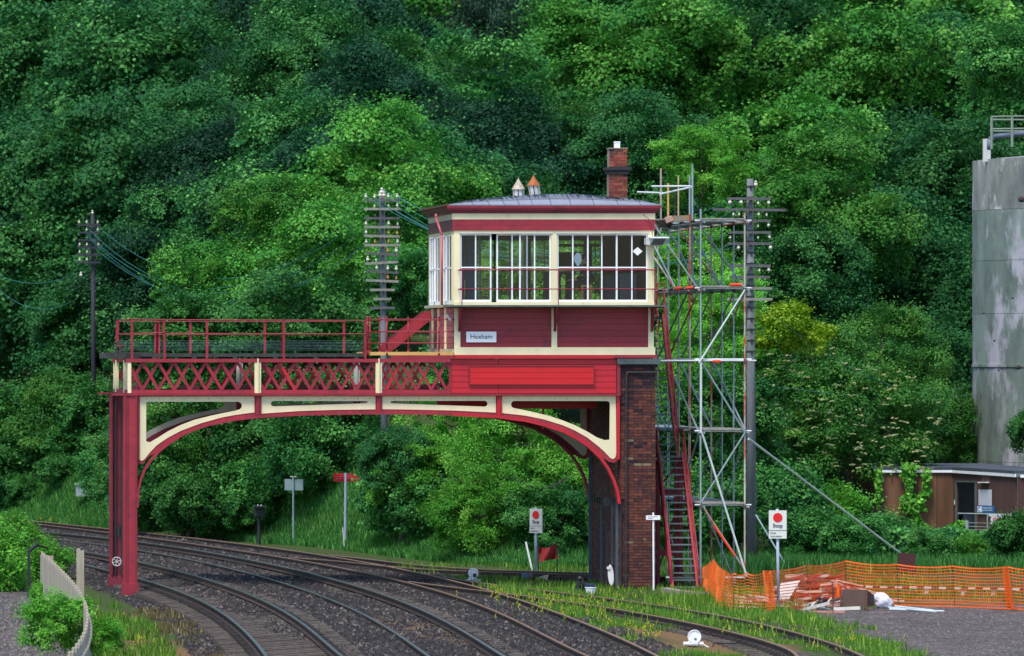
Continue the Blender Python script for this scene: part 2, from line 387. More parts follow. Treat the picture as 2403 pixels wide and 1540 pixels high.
stones('yard_gravel', 16000, reg_yard, .022, tint_mat('yard_stone', [(0, (.05,.045,.05)), (.6, (.13,.11,.115)), (1, (.26,.22,.20))]), 4)
def reg_path(rs, n):
    Y = rs.uniform(118, 162, n); X = rs.uniform(5.6, 9.4, n); ok = X < 7.9 + (Y - 124) * .036; return X[ok], Y[ok]
stones('path_gravel', 9000, reg_path, .04, tint_mat('path_stone', [(0, (.04,.04,.045)), (.6, (.10,.09,.09)), (1, (.2,.17,.15))]), 5)
# ------------------------------------------------------------------ foliage
def crown(name, seed, R=(4, 4, 3.4), ncl=170, per=330, leaf=.15, cr=.75, flat=.62, droop=0.0, wide=.5, low=-.75, upn=.62, mats=None):
    rs = np.random.RandomState(seed); R = np.array(R, float)
    if R[0] > 3: cr *= 1.28; ncl = int(ncl * .62); per = int(per * 1.65); upn *= .8
    d = rs.normal(size=(ncl * 3, 3)); d /= np.linalg.norm(d, axis=1)[:, None]; d = d[d[:, 2] > low][:ncl]; k = len(d)
    ph = rs.uniform(0, 6.28, (6, 3)); fr = rs.uniform(1.6, 3.4, (6, 3))
    lump = sum(np.sin((d * fr[i]).sum(1) + ph[i, 0]) for i in range(6)) / 6
    rad = (.78 + .34 * lump) * rs.uniform(.80, 1.05, k); inner = rs.uniform(0, 1, k) < .16; rad[inner] *= .62
    c = d * rad[:, None] * R
    crr = cr * rs.uniform(.45, 1.55, k)
    ct = rs.uniform(0, 1, k)
    ci = np.repeat(np.arange(k), per); n = len(ci)
    o = d + np.array([0, 0, .55]); o /= np.linalg.norm(o, axis=1)[:, None]
    q = rs.normal(size=(n, 3)); q /= np.linalg.norm(q, axis=1)[:, None]
    dt = (q * o[ci]).sum(1); fl = dt < -.15; q[fl] -= 2 * (dt[fl])[:, None] * o[ci][fl]
    rr = crr[ci] * rs.uniform(.45, 1.08, n) ** .6
    an_ = rs.uniform(.65, 1.4, (k, 2)); ya_ = rs.uniform(0, 6.28, k)               # every clump its own stretched shape
    strag = rs.uniform(0, 1, n) < .09; rr[strag] *= rs.uniform(1.0, 1.65, strag.sum())
    lay = .25 * np.sin(q[:, 0] * 7 + ci) * np.sin(q[:, 1] * 7 + ci * 1.7)      # twig tiers inside a clump
    off = q * (rr * (1 + lay))[:, None]; off[:, 2] *= flat * (1 + .35 * np.sin(ya_[ci] * 3))
    ox, oy = off[:, 0] * an_[ci, 0], off[:, 1] * an_[ci, 1]; cs_, sn_ = np.cos(ya_[ci]), np.sin(ya_[ci]); off[:, 0] = ox * cs_ - oy * sn_; off[:, 1] = ox * sn_ + oy * cs_
    shoot = strag & (q[:, 2] > .2); off[shoot, 2] += rs.uniform(0, .45, shoot.sum()) * min(1, leaf * 7)
    if droop: off[:, 2] -= droop * rs.uniform(0, 1, n) ** 1.4
    p = c[ci] + off
    nrm = q * .80 + np.array([0, 0, upn]) + rs.normal(size=(n, 3)) * .42; nrm /= np.linalg.norm(nrm, axis=1)[:, None]
    t = q * [1, 1, .2] + np.array([0, 0, -.35 - 2 * droop]) + rs.normal(size=(n, 3)) * .35
    t -= (t * nrm).sum(1)[:, None] * nrm; t /= np.linalg.norm(t, axis=1)[:, None] + 1e-6
    s = np.cross(nrm, t); L = leaf * rs.uniform(.6, 1.3, n); w = L * wide
    V = np.empty((n, 4, 3)); V[:, 0] = p; V[:, 2] = p + t * L[:, None]
    V[:, 1] = p + t * (L * .5)[:, None] + s * w[:, None] - nrm * (w * .25)[:, None]; V[:, 3] = p + t * (L * .5)[:, None] - s * w[:, None] - nrm * (w * .25)[:, None]
    Fc = np.arange(n * 4).reshape(-1, 4)
    tint = np.clip(.5 * ct[ci] + .5 * rs.uniform(0, 1, n), 0, 1)
    return np_mesh(name, V.reshape(-1, 3), Fc, mats, {'tint': np.repeat(tint, 4)})

def leafmat(name, a, b_, c, trans=.25, rough=.55, spec=.16): return tint_mat(name, [(0, a), (.5, b_), (.86, c), (1, tuple(min(.9, x * 1.9) for x in c))], rough, trans, spec)
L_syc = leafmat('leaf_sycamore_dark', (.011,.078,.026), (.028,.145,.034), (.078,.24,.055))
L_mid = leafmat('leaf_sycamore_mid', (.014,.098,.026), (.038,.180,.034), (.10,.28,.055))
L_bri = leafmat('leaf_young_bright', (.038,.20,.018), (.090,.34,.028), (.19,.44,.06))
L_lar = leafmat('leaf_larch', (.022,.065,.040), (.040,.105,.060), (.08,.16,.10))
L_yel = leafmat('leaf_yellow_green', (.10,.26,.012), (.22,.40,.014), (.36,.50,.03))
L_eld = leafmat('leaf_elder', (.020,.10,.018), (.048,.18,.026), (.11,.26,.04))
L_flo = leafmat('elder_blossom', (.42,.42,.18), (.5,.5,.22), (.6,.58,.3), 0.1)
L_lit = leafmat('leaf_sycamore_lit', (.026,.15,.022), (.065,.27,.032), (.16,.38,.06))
L_shade = leafmat('leaf_shade_dark', (.006,.038,.020), (.013,.068,.028), (.03,.11,.04))  # near-black leaves: the shade of hollows and gaps put into the colour
M_bark = mat('bark', (.050, .042, .036), .9, .35, 5, bump=.5)
CR = {
 'syc1': crown('sycamore_crown', 11, R=(4,4,3.9), mats=L_syc), 'syc2': crown('sycamore_crown', 12, R=(4,4,4.6), cr=.95, ncl=150, per=400, mats=L_syc),
 'mid1': crown('broadleaf_crown', 21, R=(4,4,4.1), mats=L_mid, cr=.72), 'mid2': crown('broadleaf_crown', 22, R=(4,4,4.6), cr=.9, ncl=150, per=380, mats=L_mid),
 'bri1': crown('young_tree_crown', 31, ncl=150, per=330, leaf=.12, cr=.62, mats=L_bri), 'bri2': crown('young_tree_crown', 32, R=(4,4,4.6), ncl=160, per=300, leaf=.13, cr=.6, wide=.34, mats=L_bri),
 'lar': crown('larch_crown', 41, ncl=170, per=260, leaf=.10, cr=.6, flat=.45, droop=.9, wide=.3, upn=.2, mats=L_lar),
 'eld': crown('elder_crown', 51, R=(4,4,3.6), ncl=150, per=320, leaf=.14, cr=.6, wide=.36, mats=L_eld),
 'che': crown('chestnut_crown', 61, ncl=120, per=200, leaf=.22, cr=.8, flat=.5, wide=.3, droop=.12, mats=L_mid),
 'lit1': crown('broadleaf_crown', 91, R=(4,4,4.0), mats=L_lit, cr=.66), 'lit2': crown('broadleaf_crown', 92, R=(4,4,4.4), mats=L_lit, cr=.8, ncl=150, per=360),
 'shade': crown('shade_dark_crown', 95, ncl=130, per=230, leaf=.13, cr=.8, wide=.3, droop=.3, mats=L_shade),
 'shade2': crown('shade_dark_crown', 96, R=(4,4,4.4), cr=.8, ncl=150, per=300, mats=L_shade),
 'bush': crown('bush_leaves', 71, R=(1.2,1.2,1.0), ncl=90, per=170, leaf=.075, cr=.32, wide=.4, low=-.8, mats=L_bri),
 'dbush': crown('bush_leaves', 72, R=(1.6,1.6,1.3), ncl=105, per=210, leaf=.10, cr=.42, low=-.85, mats=L_mid),
 'yel': crown('yellow_crown', 81, R=(1.5,1.5,1.0), ncl=60, per=150, leaf=.10, cr=.36, mats=L_yel),
}
CROWN_R = {'bush': 1.2, 'dbush': 1.6, 'yel': 1.5}
def trunk_mesh(seed, h=6.0):
    rs = random.Random(seed); b = MB()
    pts = [Vector((0, 0, -1.5))]; x = Vector((0, 0, 0)); pts.append(x.copy()); r0 = .24
    for i in range(5): x = x + Vector((rs.uniform(-.25, .25), rs.uniform(-.25, .25), h / 5)); pts.append(x.copy())
    for i in range(len(pts) - 1): b.tube(pts[i], pts[i+1], r0 * (1 - .11*i), 8, r0 * (1 - .11*(i+1)), cap=False)
    for i in range(9):
        s = pts[3 + i % 4]; a = rs.uniform(0, 6.28); e = s + Vector((math.cos(a)*2.2, math.sin(a)*2.2, rs.uniform(.8, 2.2))); m = s.lerp(e, .5) + Vector((0, 0, -.25))
        b.tube(s, m, .10, 6, .075, cap=False); b.tube(m, e, .075, 6, .02, cap=False)
        for q in range(2):
            a2 = a + rs.uniform(-.8, .8); b.tube(m, m + Vector((math.cos(a2)*1.3, math.sin(a2)*1.3, rs.uniform(.2, 1.2))), .045, 5, .01, cap=False)
    return b.mesh('trunk', M_bark, True)
TR = [trunk_mesh(s) for s in (1, 2, 3)]
NAMES = {'lit1':'broadleaf_tree','lit2':'broadleaf_tree','shade':'shade_dark_tree','shade2':'shade_dark_tree','syc1':'sycamore_tree','syc2':'sycamore_tree','mid1':'broadleaf_tree','mid2':'broadleaf_tree','bri1':'young_tree','bri2':'young_tree','lar':'larch_tree','eld':'elder_tree','che':'chestnut_tree','bush':'leafy_bush','dbush':'leafy_bush','yel':'golden_bush'}
rt = random.Random(5)
def tree(kind, u, v, r, Y, label, sz=1.0, group='trees on the wooded bank'):
    """crown centred on picture point (u, v) at distance Y with radius r in picture units"""
    base = CROWN_R.get(kind, 4.0); s = r * Y / F / base; c = P(u, v, Y); g = tz(c.x, c.y)
    if c.z - g < base * s * .55: c.z = g + base * s * .55
    t = empty(NAMES[kind], (c.x, c.y, g), label, 'bush' if base < 3 else 'tree', group)
    hh = c.z - g
    link_mesh('crown' if base > 3 else 'foliage', CR[kind], t, c, (rt.uniform(-.12, .12), rt.uniform(-.12, .12), rt.uniform(0, 6.28)), (s, s, s * sz))
    if base > 3:
        k = max(.3, min((hh - .2 * s) / 6.0, (hh + 2.2 * s) / 8.2))
        link_mesh('trunk', rt.choice(TR), t, (c.x, c.y, g), (0, 0, rt.uniform(0, 6)), (max(.5, s) * .8, max(.5, s) * .8, k))
    return t
T = [
 # far, highest row
 ('syc1', 60, 60, 190, 300, 'dark tree in the top left corner of the wood'), ('syc2', 330, 30, 200, 305, 'dark tall sycamore along the top edge, left part'),
 ('mid1', 620, 60, 190, 300, 'mid green tree at the top edge above the dark hollow'), ('lit1', 830, 90, 170, 290, 'broad tree at the top edge left of the drooping larch'),
 ('lar', 1010, 40, 200, 296, 'grey green drooping larch at the top centre'), ('lar', 1190, 90, 190, 300, 'drooping larch with dark limbs right of the top centre'),
 ('shade', 1290, 110, 150, 300, 'almost black, shade-painted tree in the dark hollow at the top centre'),
 ('shade', 1250, 250, 120, 285, 'almost black, shade-painted tree low in the dark hollow at the top centre'), ('shade', 590, 340, 110, 262, 'almost black, shade-painted tree in the hollow left of the bright broad tree'), ('shade', 560, 450, 90, 250, 'shade-painted tree under the hollow left of the bright broad tree'), ('shade', 1960, 720, 90, 228, 'shade-painted tree between right pole and tower'), ('mid2', 1480, 60, 170, 285, 'tall tree at the top edge above the chimney'),
 ('mid1', 1700, 30, 190, 292, 'mid green tree at the top edge right of the chimney'), ('syc2', 1930, 30, 180, 300, 'dark sycamore at the top edge above the right pole'),
 ('lit2', 2120, 60, 200, 288, 'lit broad tree at the top edge left of the concrete tower'), ('syc1', 2340, 40, 190, 300, 'dark tree in the top right corner of the wood'),
 # second row
 ('syc2', 110, 260, 180, 280, 'dense sycamore at the left edge of the wood, upper third'), ('syc1', 330, 250, 190, 268, 'large dark green sycamore high above the left pole'),
 ('mid1', 520, 210, 130, 276, 'mid green crown just above the dark hollow on the left'), ('syc1', 730, 170, 135, 262, 'wide sycamore crown above the bright broad tree'),
 ('che', 960, 240, 130, 262, 'chestnut with long pale edged leaves, left of the centre hollow'), ('che', 1110, 270, 140, 258, 'chestnut with hanging leaves right beside the dark centre hollow'),
 ('lit2', 1440, 230, 150, 262, 'bright upper crown right of the dark centre hollow'), ('lit1', 1620, 200, 170, 262, 'mid green crown high above the scaffold'),
 ('syc2', 1830, 230, 180, 266, 'dark green crown high above the right telegraph pole'), ('lit1', 2020, 250, 170, 258, 'lit crown midway between right pole and tower, upper row'),
 ('syc1', 2230, 260, 180, 262, 'dark crown behind the top of the concrete tower'), ('mid1', 2390, 210, 130, 250, 'lit crown at the right edge above the tower railing'),
 # third row
 ('syc1', 60, 480, 170, 255, 'sycamore at the left edge of the wood, half way up'), ('syc2', 260, 470, 170, 246, 'sycamore crown just above the left telegraph pole'),
 ('syc1', 420, 560, 110, 240, 'dark sycamore crown between left pole and bright broad tree'), ('lit2', 830, 480, 150, 222, 'dome topped bright broad tree, its middle crown'),
 ('lit1', 640, 560, 105, 220, 'bright broad tree, left shoulder below the hollow'), ('lit1', 1040, 530, 125, 224, 'bright broad tree behind the left end of the cabin roof'),
 ('mid2', 1310, 400, 115, 240, 'broad crown directly behind the roof ventilators'), ('syc2', 1500, 380, 120, 238, 'dark crown directly behind the brick chimney'),
 ('bri1', 1650, 400, 85, 222, 'small bright crown right of the chimney, above the scaffold'), ('lit1', 1850, 420, 150, 230, 'mid green crown behind the top of the right telegraph pole'),
 ('lit2', 1930, 520, 130, 222, 'lit crown right of the crossarms of the right pole'), ('syc1', 2090, 470, 160, 240, 'dark crown left of the upper concrete tower'),
 ('syc2', 2260, 480, 140, 236, 'sycamore hugging the left edge of the tower, upper part'),
 # fourth row
 ('syc1', 70, 720, 170, 246, 'sycamore at the left edge level with the gantry handrail'), ('syc2', 280, 700, 150, 244, 'sycamore behind the left end of the gantry handrail'),
 ('lit1', 500, 700, 100, 214, 'bright broad tree, lower left skirt above the handrail'), ('lit2', 700, 690, 125, 212, 'bright broad tree, skirt left of the middle pole'),
 ('lit2', 880, 640, 125, 216, 'broadleaf crown right behind the middle telegraph pole'), ('mid1', 960, 690, 90, 210, 'leafy tree between the middle pole and the cabin'),
 ('bri2', 1225, 690, 130, 199, 'bright tree seen through the left cabin windows'), ('bri1', 1395, 650, 110, 199, 'bright tree seen through the right cabin windows'),
 ('bri1', 1610, 660, 110, 196, 'light green young tree behind the upper scaffold'), ('bri2', 1680, 780, 110, 192, 'light green young tree behind the middle of the scaffold'),
 ('syc2', 2090, 680, 170, 226, 'deep green sycamore hanging left of the tower, middle height'), ('syc1', 2250, 760, 140, 224, 'dark sycamore against the left side of the tower'),
 ('syc1', 1900, 660, 110, 220, 'dark crown low behind the right telegraph pole'), ('yel', 1845, 775, 95, 184, 'yellow green topped elder beside the right pole'),
 ('eld', 1890, 900, 130, 196, 'elder beside the right pole, dotted with cream blossom'), ('eld', 2060, 850, 120, 200, 'elder in the middle of the blossoming thicket'),
 ('eld', 2010, 1000, 150, 192, 'elder low in the blossoming thicket, left of the rusty hut'), ('eld', 2190, 1000, 110, 204, 'elder between blossoming thicket and concrete tower'),
 ('syc2', 2130, 880, 110, 216, 'dark sycamore behind the elders left of the tower'),
 # lower row
 ('dbush', 60, 1000, 120, 234, 'dark bush at the left edge beyond the tracks'), ('eld', 130, 1080, 110, 233, 'dark bush dotted with small blossom, left of the gantry column'), 
 ('dbush', 235, 1130, 95, 231, 'rounded bush beyond the tracks behind the grey cabinet'), ('syc1', 250, 930, 120, 241, 'dark tree behind the top of the left gantry column'),
 ('mid1', 450, 830, 120, 206, 'tree seen above and through the left lattice panel'), ('mid2', 700, 850, 140, 204, 'tree seen through the middle lattice panel'),
 ('eld', 430, 1030, 110, 205, 'leafy bush seen under the left haunch of the arch'), ('mid1', 590, 1050, 110, 204, 'mid green bush behind the small grey backed sign'),
 ('mid2', 760, 1040, 110, 200, 'tall bush behind the red sign board'), ('syc1', 938, 1085, 66, 188, 'shady bush under the middle of the arch'),
 ('dbush', 345, 1170, 85, 205, 'low bush on the bank right of the gantry column'), ('dbush', 470, 1165, 95, 204, 'low bush on the bank above the black signal box'),
 ('dbush', 620, 1165, 105, 203, 'low bush on the bank between the two post signs'), ('dbush', 750, 1150, 90, 202, 'low bush on the bank around the red sign post'),
 ('dbush', 945, 1200, 105, 189, 'low bush at the foot of the bank under the arch'),
 ('bri2', 1060, 1090, 110, 190, 'bright light green tree under the arch, left one'), ('bri2', 1210, 1080, 120, 186, 'bright light green tree under the arch, above the disc signal'),
 ('bri1', 1330, 1140, 110, 184, 'bright light green tree under the arch beside the pier'), ('bri1', 1130, 1210, 100, 182, 'bright bush behind the white disc signal'),
 ('mid1', 1280, 1240, 80, 181, 'bush behind the red flag and left stop sign'), ('mid2', 1160, 930, 120, 200, 'tree seen through the right lattice panel'),
 ('mid2', 1470, 800, 130, 200, 'tree hidden mostly behind the cabin and pier'), ('dbush', 1420, 1260, 80, 181, 'shady bush behind the foot of the brick pier'),
 ('bri1', 1600, 950, 110, 188, 'light green tree behind the stairs'), ('mid1', 1690, 1010, 120, 186, 'mid green tree behind the lower scaffold'),
 ('dbush', 1590, 1180, 85, 181, 'bush behind the foot of the stairs'), ('dbush', 1700, 1210, 95, 180, 'bush behind the scaffold foot'),
 ('dbush', 1840, 1180, 110, 183, 'bush behind the right stop sign'), ('dbush', 1900, 1260, 80, 180, 'low bush behind the corner of the orange net'),
 ('bush', 1950, 1215, 90, 184, 'bright bush left of the rusty hut'), ('dbush', 2080, 1262, 70, 181, 'ivy grown bush below the left end of the rusty hut'),
 ('dbush', 2000, 1270, 70, 178, 'low weeds bush behind the middle of the orange net'), ('bush', 2270, 1300, 50, 178, 'bright bush below the hut door'),
 ('dbush', 2395, 1265, 75, 177, 'dense bush at the right edge below the hut'), ('dbush', 2180, 1290, 60, 178, 'low bush behind the right part of the net'),
 ('dbush', 2430, 1010, 60, 190, 'leafy branch reaching in front of the tower at the right edge'),
 ('dbush', 400, 1120, 90, 205, 'low bush on the bank, second right of the gantry column'), ('dbush', 560, 1120, 95, 204, 'low bush on the bank left of the grey backed sign'), ('dbush', 700, 1100, 95, 205, 'bush on the bank just above the grey backed sign'), ('dbush', 1010, 1190, 90, 187, 'low bush under the arch at the left foot of the bright trees'), ('dbush', 290, 1150, 60, 211, 'small bush directly behind the gantry column'),
 ('dbush', 440, 1185, 80, 203, 'low bush on the bank at the trunks right of the gantry column'), ('bri1', 990, 1120, 85, 188, 'bright bush under the middle of the arch, leftmost bright one'),
 ('dbush', 20, 1120, 115, 233, 'dense bush at the left edge just above the far tracks'), ('eld', 90, 1150, 85, 234, 'leafy bush above the far tracks left of the grey cabinet'), ('dbush', 165, 1195, 62, 231, 'small bush at the foot of the bank in front of the grey cabinet'), ('dbush', 250, 1190, 70, 224, 'small bush at the foot of the bank right behind the gantry column'), ('dbush', 320, 1205, 50, 213, 'tiny bush at the foot of the bank just right of the gantry column'), ('mid1', 330, 1080, 90, 216, 'leafy tree low on the bank seen right of the gantry column'), ('dbush', 60, 1205, 45, 231, 'small bush beside the far end of the tracks'),
 ('mid1', 190, 1150, 80, 233, 'leafy bush tree at the left edge of the gantry column base line'), ('dbush', 140, 1215, 50, 229, 'round low bush at the far end of the tracks'), ('dbush', 390, 1200, 62, 207, 'low bush close to the tracks, first right of the gantry column'), ('dbush', 505, 1205, 60, 203, 'low bush close to the tracks below the black signal head'), ('dbush', 590, 1190, 60, 202, 'low bush near the tracks left of the grey backed sign post'), ('dbush', 895, 1225, 45, 193, 'low bush right of the red sign post foot'),
 # near left
 ('bush', 35, 1275, 78, 172, 'bright bush at the left edge beside the tracks'), ('bush', 110, 1330, 65, 168, 'bright bush behind the black post frame'),
 ('bush', -40, 1340, 110, 165, 'leafy bush cut by the left edge, near the path'), ('bush', 135, 1465, 88, 122, 'feathery bush growing by the pale paling fence'),
 ('bush', 235, 1500, 60, 129, 'small bush right of the paling fence at the bottom edge'), ('bush', 100, 1395, 32, 150, 'small bush at the foot of the black post'),
]
for a in T:
    a = list(a); k = a[0]
    if k not in CROWN_R: a[3] *= 1.42
    else: a[3] *= 1.08
    tree(*a)
# the closed wood behind them
COLW = ['at the left edge', 'left of the left pole', 'above the left pole', 'right of the left pole', 'above the gantry railing', 'left of the middle pole', 'just right of the middle pole', 'above the cabin roof', 'above the roof ventilators', 'in line with the chimney', 'in line with the scaffold', 'in line with the right pole', 'left of the tower', 'at the right edge']
ROWW = ['at the very top', 'second from the top', 'third from the top', 'fourth from the top', 'level with the chimney top', 'level with the cabin windows', 'level with the railing', 'level with the lattice', 'level with the arch', 'near the ground']
seen_ = set()
WG = 'trees of the closed wood behind the nearer crowns'
for row, (Yr, v0, n_) in enumerate([(322, -40, 13), (312, 90, 13), (298, 200, 12), (284, 330, 12), (266, 450, 12), (250, 580, 13), (240, 700, 13), (234, 830, 13), (228, 960, 13), (222, 1090, 14)]):
    for i in range(n_):
        u = -60 + (2540 / (n_ - 1)) * (i + (.5 if row % 2 else 0)) + rt.uniform(-45, 45); v = v0 + rt.uniform(-45, 45)
        if 1150 < u < 1380 and 60 < v < 330 and row < 4: v += 20
        if u > 2220 and v > 500 and v < 1000: continue
        kd = rt.choice(['shade', 'syc2', 'shade', 'syc1', 'shade2', 'shade2'])  # most get the near-black leaves, painting shade between the nearer crowns
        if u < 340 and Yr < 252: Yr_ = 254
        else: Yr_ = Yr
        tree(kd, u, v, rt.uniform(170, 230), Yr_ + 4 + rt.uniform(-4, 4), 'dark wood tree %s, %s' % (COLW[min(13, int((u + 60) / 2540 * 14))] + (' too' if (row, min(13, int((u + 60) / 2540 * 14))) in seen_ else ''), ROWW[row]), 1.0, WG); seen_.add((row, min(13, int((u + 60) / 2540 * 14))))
# cream blossom heads on the elders (stuff)
rs = np.random.RandomState(9); b = MB()
for i in range(150):
    u = rs.uniform(1775, 2230); v = rs.uniform(790, 1110)
    if (u - 1775) * .55 + 730 > v + 60: continue
    p = P(u, v, 190 + rs.uniform(-6, -1) if v > 940 else 189 + rs.uniform(-5, 1)); 
    for k in range(4): b.ball(p + Vector((rs.uniform(-.09, .09), rs.uniform(-.05, .05), rs.uniform(-.02, .03))), rs.uniform(.03, .055), 6, 3, .45)
b.build('elder_blossom', L_flo, label='cream flower heads scattered over the elder thicket', cat='blossom', kind='stuff')

# grass: blades as single triangles (stuff)
def blades(name, X, Y, h, w, m, seed, label, lean=.35, cat='grass'):
    rs = np.random.RandomState(seed); n = len(X); Z = terr(X, Y); a = rs.uniform(0, 6.28, n); hh = h * rs.uniform(.45, 1.25, n)
    V = np.empty((n, 3, 3)); ww = w * rs.uniform(.6, 1.4, n)
    V[:, 0] = np.stack([X - ww, Y, Z - .02], -1); V[:, 1] = np.stack([X + ww, Y + ww * .5, Z - .02], -1)
    V[:, 2] = np.stack([X + np.cos(a) * hh * lean, Y + np.sin(a) * hh * lean, Z + hh], -1)
    link_mesh(name, np_mesh(name, V.reshape(-1, 3), np.arange(n*3).reshape(-1, 3), m, {'tint': np.repeat(rs.uniform(0, 1, n), 3)}), label=label, cat=cat, kind='stuff')
G_lush = leafmat('grass_lush', (.024,.105,.022), (.046,.18,.032), (.10,.27,.055), .3)
G_weed = leafmat('grass_weed', (.050,.155,.014), (.105,.25,.024), (.21,.31,.05), .3)
G_dry = leafmat('grass_dry', (.10,.09,.03), (.19,.15,.06), (.30,.22,.10), .2)
def noisef(X, Y, s, seed):
    return np.array([mnoise.noise((x * s, y * s, seed)) for x, y in zip(X, Y)])
rs = np.random.RandomState(31)
# bank
n = 110000; X = rs.uniform(8, 27, n); Y = np.interp(X, BX, BY) - 1.0 + rs.uniform(0, 1, n) ** 1.3 * 15
blades('bank_grass', X, Y, .22, .022, G_lush, 1, 'tall green grass on the bank beyond the tracks')
n = 30000; X = rs.uniform(26, 44, n); Y = np.interp(X, BX, BY) - 1 + rs.uniform(0, 1, n) * 12; Y = np.minimum(Y, 182 + rs.uniform(0, 3, n))
Y = np.where(X > 30, rs.uniform(172, 184, n), Y)
blades('yard_edge_grass', X, Y, .40, .022, G_lush, 2, 'rough green growth along the back edge of the yard')
# weeds on and around the overgrown siding
n = 260000; Y = rs.uniform(122, 160, n); X = rs.uniform(17, 33, n)
l0 = np.interp(Y, LN['c2'][1], LN['c2'][0]) + .15; r0 = np.interp(Y, [120, 136, 147, 152, 160], [25.6, 25.8, 26.8, 27.5, 29])
ok = (X > l0) & (X < r0); X, Y = X[ok], Y[ok]
pr = noisef(X, Y, .55, 3.3); uu = XV + F * X / Y; vv = VH + F * H / Y
bare = np.exp(-(((uu - 1590) / 110) ** 2 + ((vv - 1500) / 24) ** 2)) + np.exp(-(((uu - 1760) / 120) ** 2 + ((vv - 1525) / 18) ** 2)) + np.exp(-(((uu - 1600) / 90) ** 2 + ((vv - 1385) / 12) ** 2)) * .8
ok = (pr > -.04 + .9 * bare - .0) & (rs.uniform(0, 1, len(X)) < .92) & (bare < .75)
X, Y = X[ok], Y[ok]
dr_ = np.full(len(X), 9.0)
for k in ('e1', 'e2', 'c2', 'd1'): dr_ = np.minimum(dr_, np.abs(X - np.interp(Y, LN[k][1], LN[k][0])))
hh_ = np.where(rs.uniform(0, 1, len(X)) < .10, .26, .10) * (1 + .6 * noisef(X, Y, .8, 2.2)); ok = (dr_ > .07) & (rs.uniform(0, 1, len(X)) < np.where(dr_ < .25, .4, .62)); X, Y, hh_ = X[ok], Y[ok], hh_[ok]
blades('siding_weeds', X, Y, hh_, .015, G_weed, 3, 'bright green weeds covering the overgrown siding', .25)
# thin growth elsewhere
n = 26000; Y = rs.uniform(135, 178, n); X = rs.uniform(20, 34, n); ok = (X > np.interp(Y, LN['c2'][1], LN['c2'][0]) + .4) & ~((Y < 152) & (X > 26.5)); X, Y = X[ok], Y[ok]
ok = noisef(X, Y, .5, 8.1) > -.05; blades('thin_grass', X[ok], Y[ok], .16, .018, G_weed, 4, 'thin patchy grass around the foot of the pier')
n = 16000; Y = rs.uniform(118, 158, n); X = 7.5 + rs.uniform(0, 1, n) * (np.interp(Y, LN['a1'][1], LN['a1'][0]) - 1.6 - 7.5)
ok = (noisef(X, Y, .6, 5.5) > .0) & (X > 8.0 + (Y - 124) * .036); blades('trackside_grass', X[ok], Y[ok], .22, .016, G_weed, 5, 'patchy green growth between paling fence and the nearest track')
n = 9000; Y = rs.uniform(118, 150, n); X = 9 + rs.uniform(0, 1, n) * 3.5; ok = noisef(X, Y, .6, 1.5) > .05; blades('dry_grass', X[ok], Y[ok], .14, .016, G_dry, 6, 'dry brown grass beside the left gantry column')
# yellow flower spikes (stuff)
M_yel = mat('flower_yellow', (.62, .50, .02), .6, .2, 20); M_stem = mat('flower_stem', (.07, .16, .03), .7, .2, 8)
b = MB(); 
def spike(x, y, h):
    z = tz(x, y); b.cur = 1; b.tube((x, y, z), (x + rs.uniform(-.03, .03), y, z + h), .006, 4, cap=False); b.cur = 0
    for k in range(rs.randint(2, 6)): b.ball((x + rs.uniform(-.025, .025), y + rs.uniform(-.02, .02), z + h - k * .03), rs.uniform(.008, .017), 5, 3)
for (cu, cv, su, sv, nn) in [(1330, 1432, 60, 12, 60), (1420, 1470, 45, 14, 34), (1250, 1445, 40, 12, 22), (1510, 1505, 20, 8, 26), (1830, 1490, 70, 14, 30), (1640, 1445, 90, 14, 22), (1450, 1425, 120, 14, 30), (1163, 1410, 12, 6, 16), (2000, 1515, 60, 10, 14), (330, 1495, 14, 8, 16), (1500, 1405, 60, 8, 10), (1870, 1440, 50, 8, 14), (150, 1232, 80, 3, 30), (1900, 1535, 60, 8, 12)]:
    for i in range(nn):
        p = G(cu + rs.normal() * su, cv + rs.normal() * sv); 
        if 110 < p.y < 232: spike(p.x, p.y, rs.uniform(.10, .30))
b.build('yellow_flowers', [M_yel, M_stem], label='yellow flower spikes dotted through the weeds', cat='wildflowers', kind='stuff')
# ------------------------------------------------------------------ paint and metal
from mathutils.geometry import tessellate_polygon
M_mar = mat('paint_maroon', (.30, .022, .036), .5, .20, 2.5, rgb2=(.20, .020, .034), thr=.60)
M_mard = mat('paint_maroon_aged', (.22, .022, .040), .6, .2, 2.5, rgb2=(.12, .018, .024), thr=.58)
M_red = mat('paint_fresh_red', (.50, .014, .026), .42, .08, 2.0)
M_bred = mat('paint_bright_red', (.60, .011, .016), .42, .08, 2.0)
M_plum = mat('paint_plum_boards', (.26, .024, .034), .55, .12, 3, rgb2=(.16, .026, .04), thr=.6)
M_cream = mat('paint_cream', (.80, .70, .43), .55, .08, 2, rgb2=(.58, .46, .28), thr=.64, streak=.3)
M_creamd = mat('paint_cream_weathered', (.40, .39, .25), .7, .15, 4, rgb2=(.25, .22, .14), thr=.6)
M_greyc = mat('undercoat_grey', (.50, .47, .38), .7, .12, 4)
M_brn = mat('paint_brown_peeling', (.105, .045, .040), .7, .25, 4, rgb2=(.25, .09, .08), thr=.62, streak=.3)
M_white = mat('paint_white', (.86, .86, .86), .4, .04, 3)
M_blk = mat('black_iron', (.022, .022, .026), .55, .3, 4)
M_timber = mat('timber_dark', (.050, .052, .048), .9, .35, 4, bump=.3)
M_newt = mat('timber_new', (.58, .33, .10), .7, .15, 5)
M_lead = mat('roof_lead', (.16, .165, .19), .45, .12, 3, rgb2=(.03, .03, .04), thr=.60, streak=.12)
M_leadl = mat('roof_lead_lower', (.25, .26, .31), .4, .10, 3, rgb2=(.10, .10, .13), thr=.66, streak=.3)
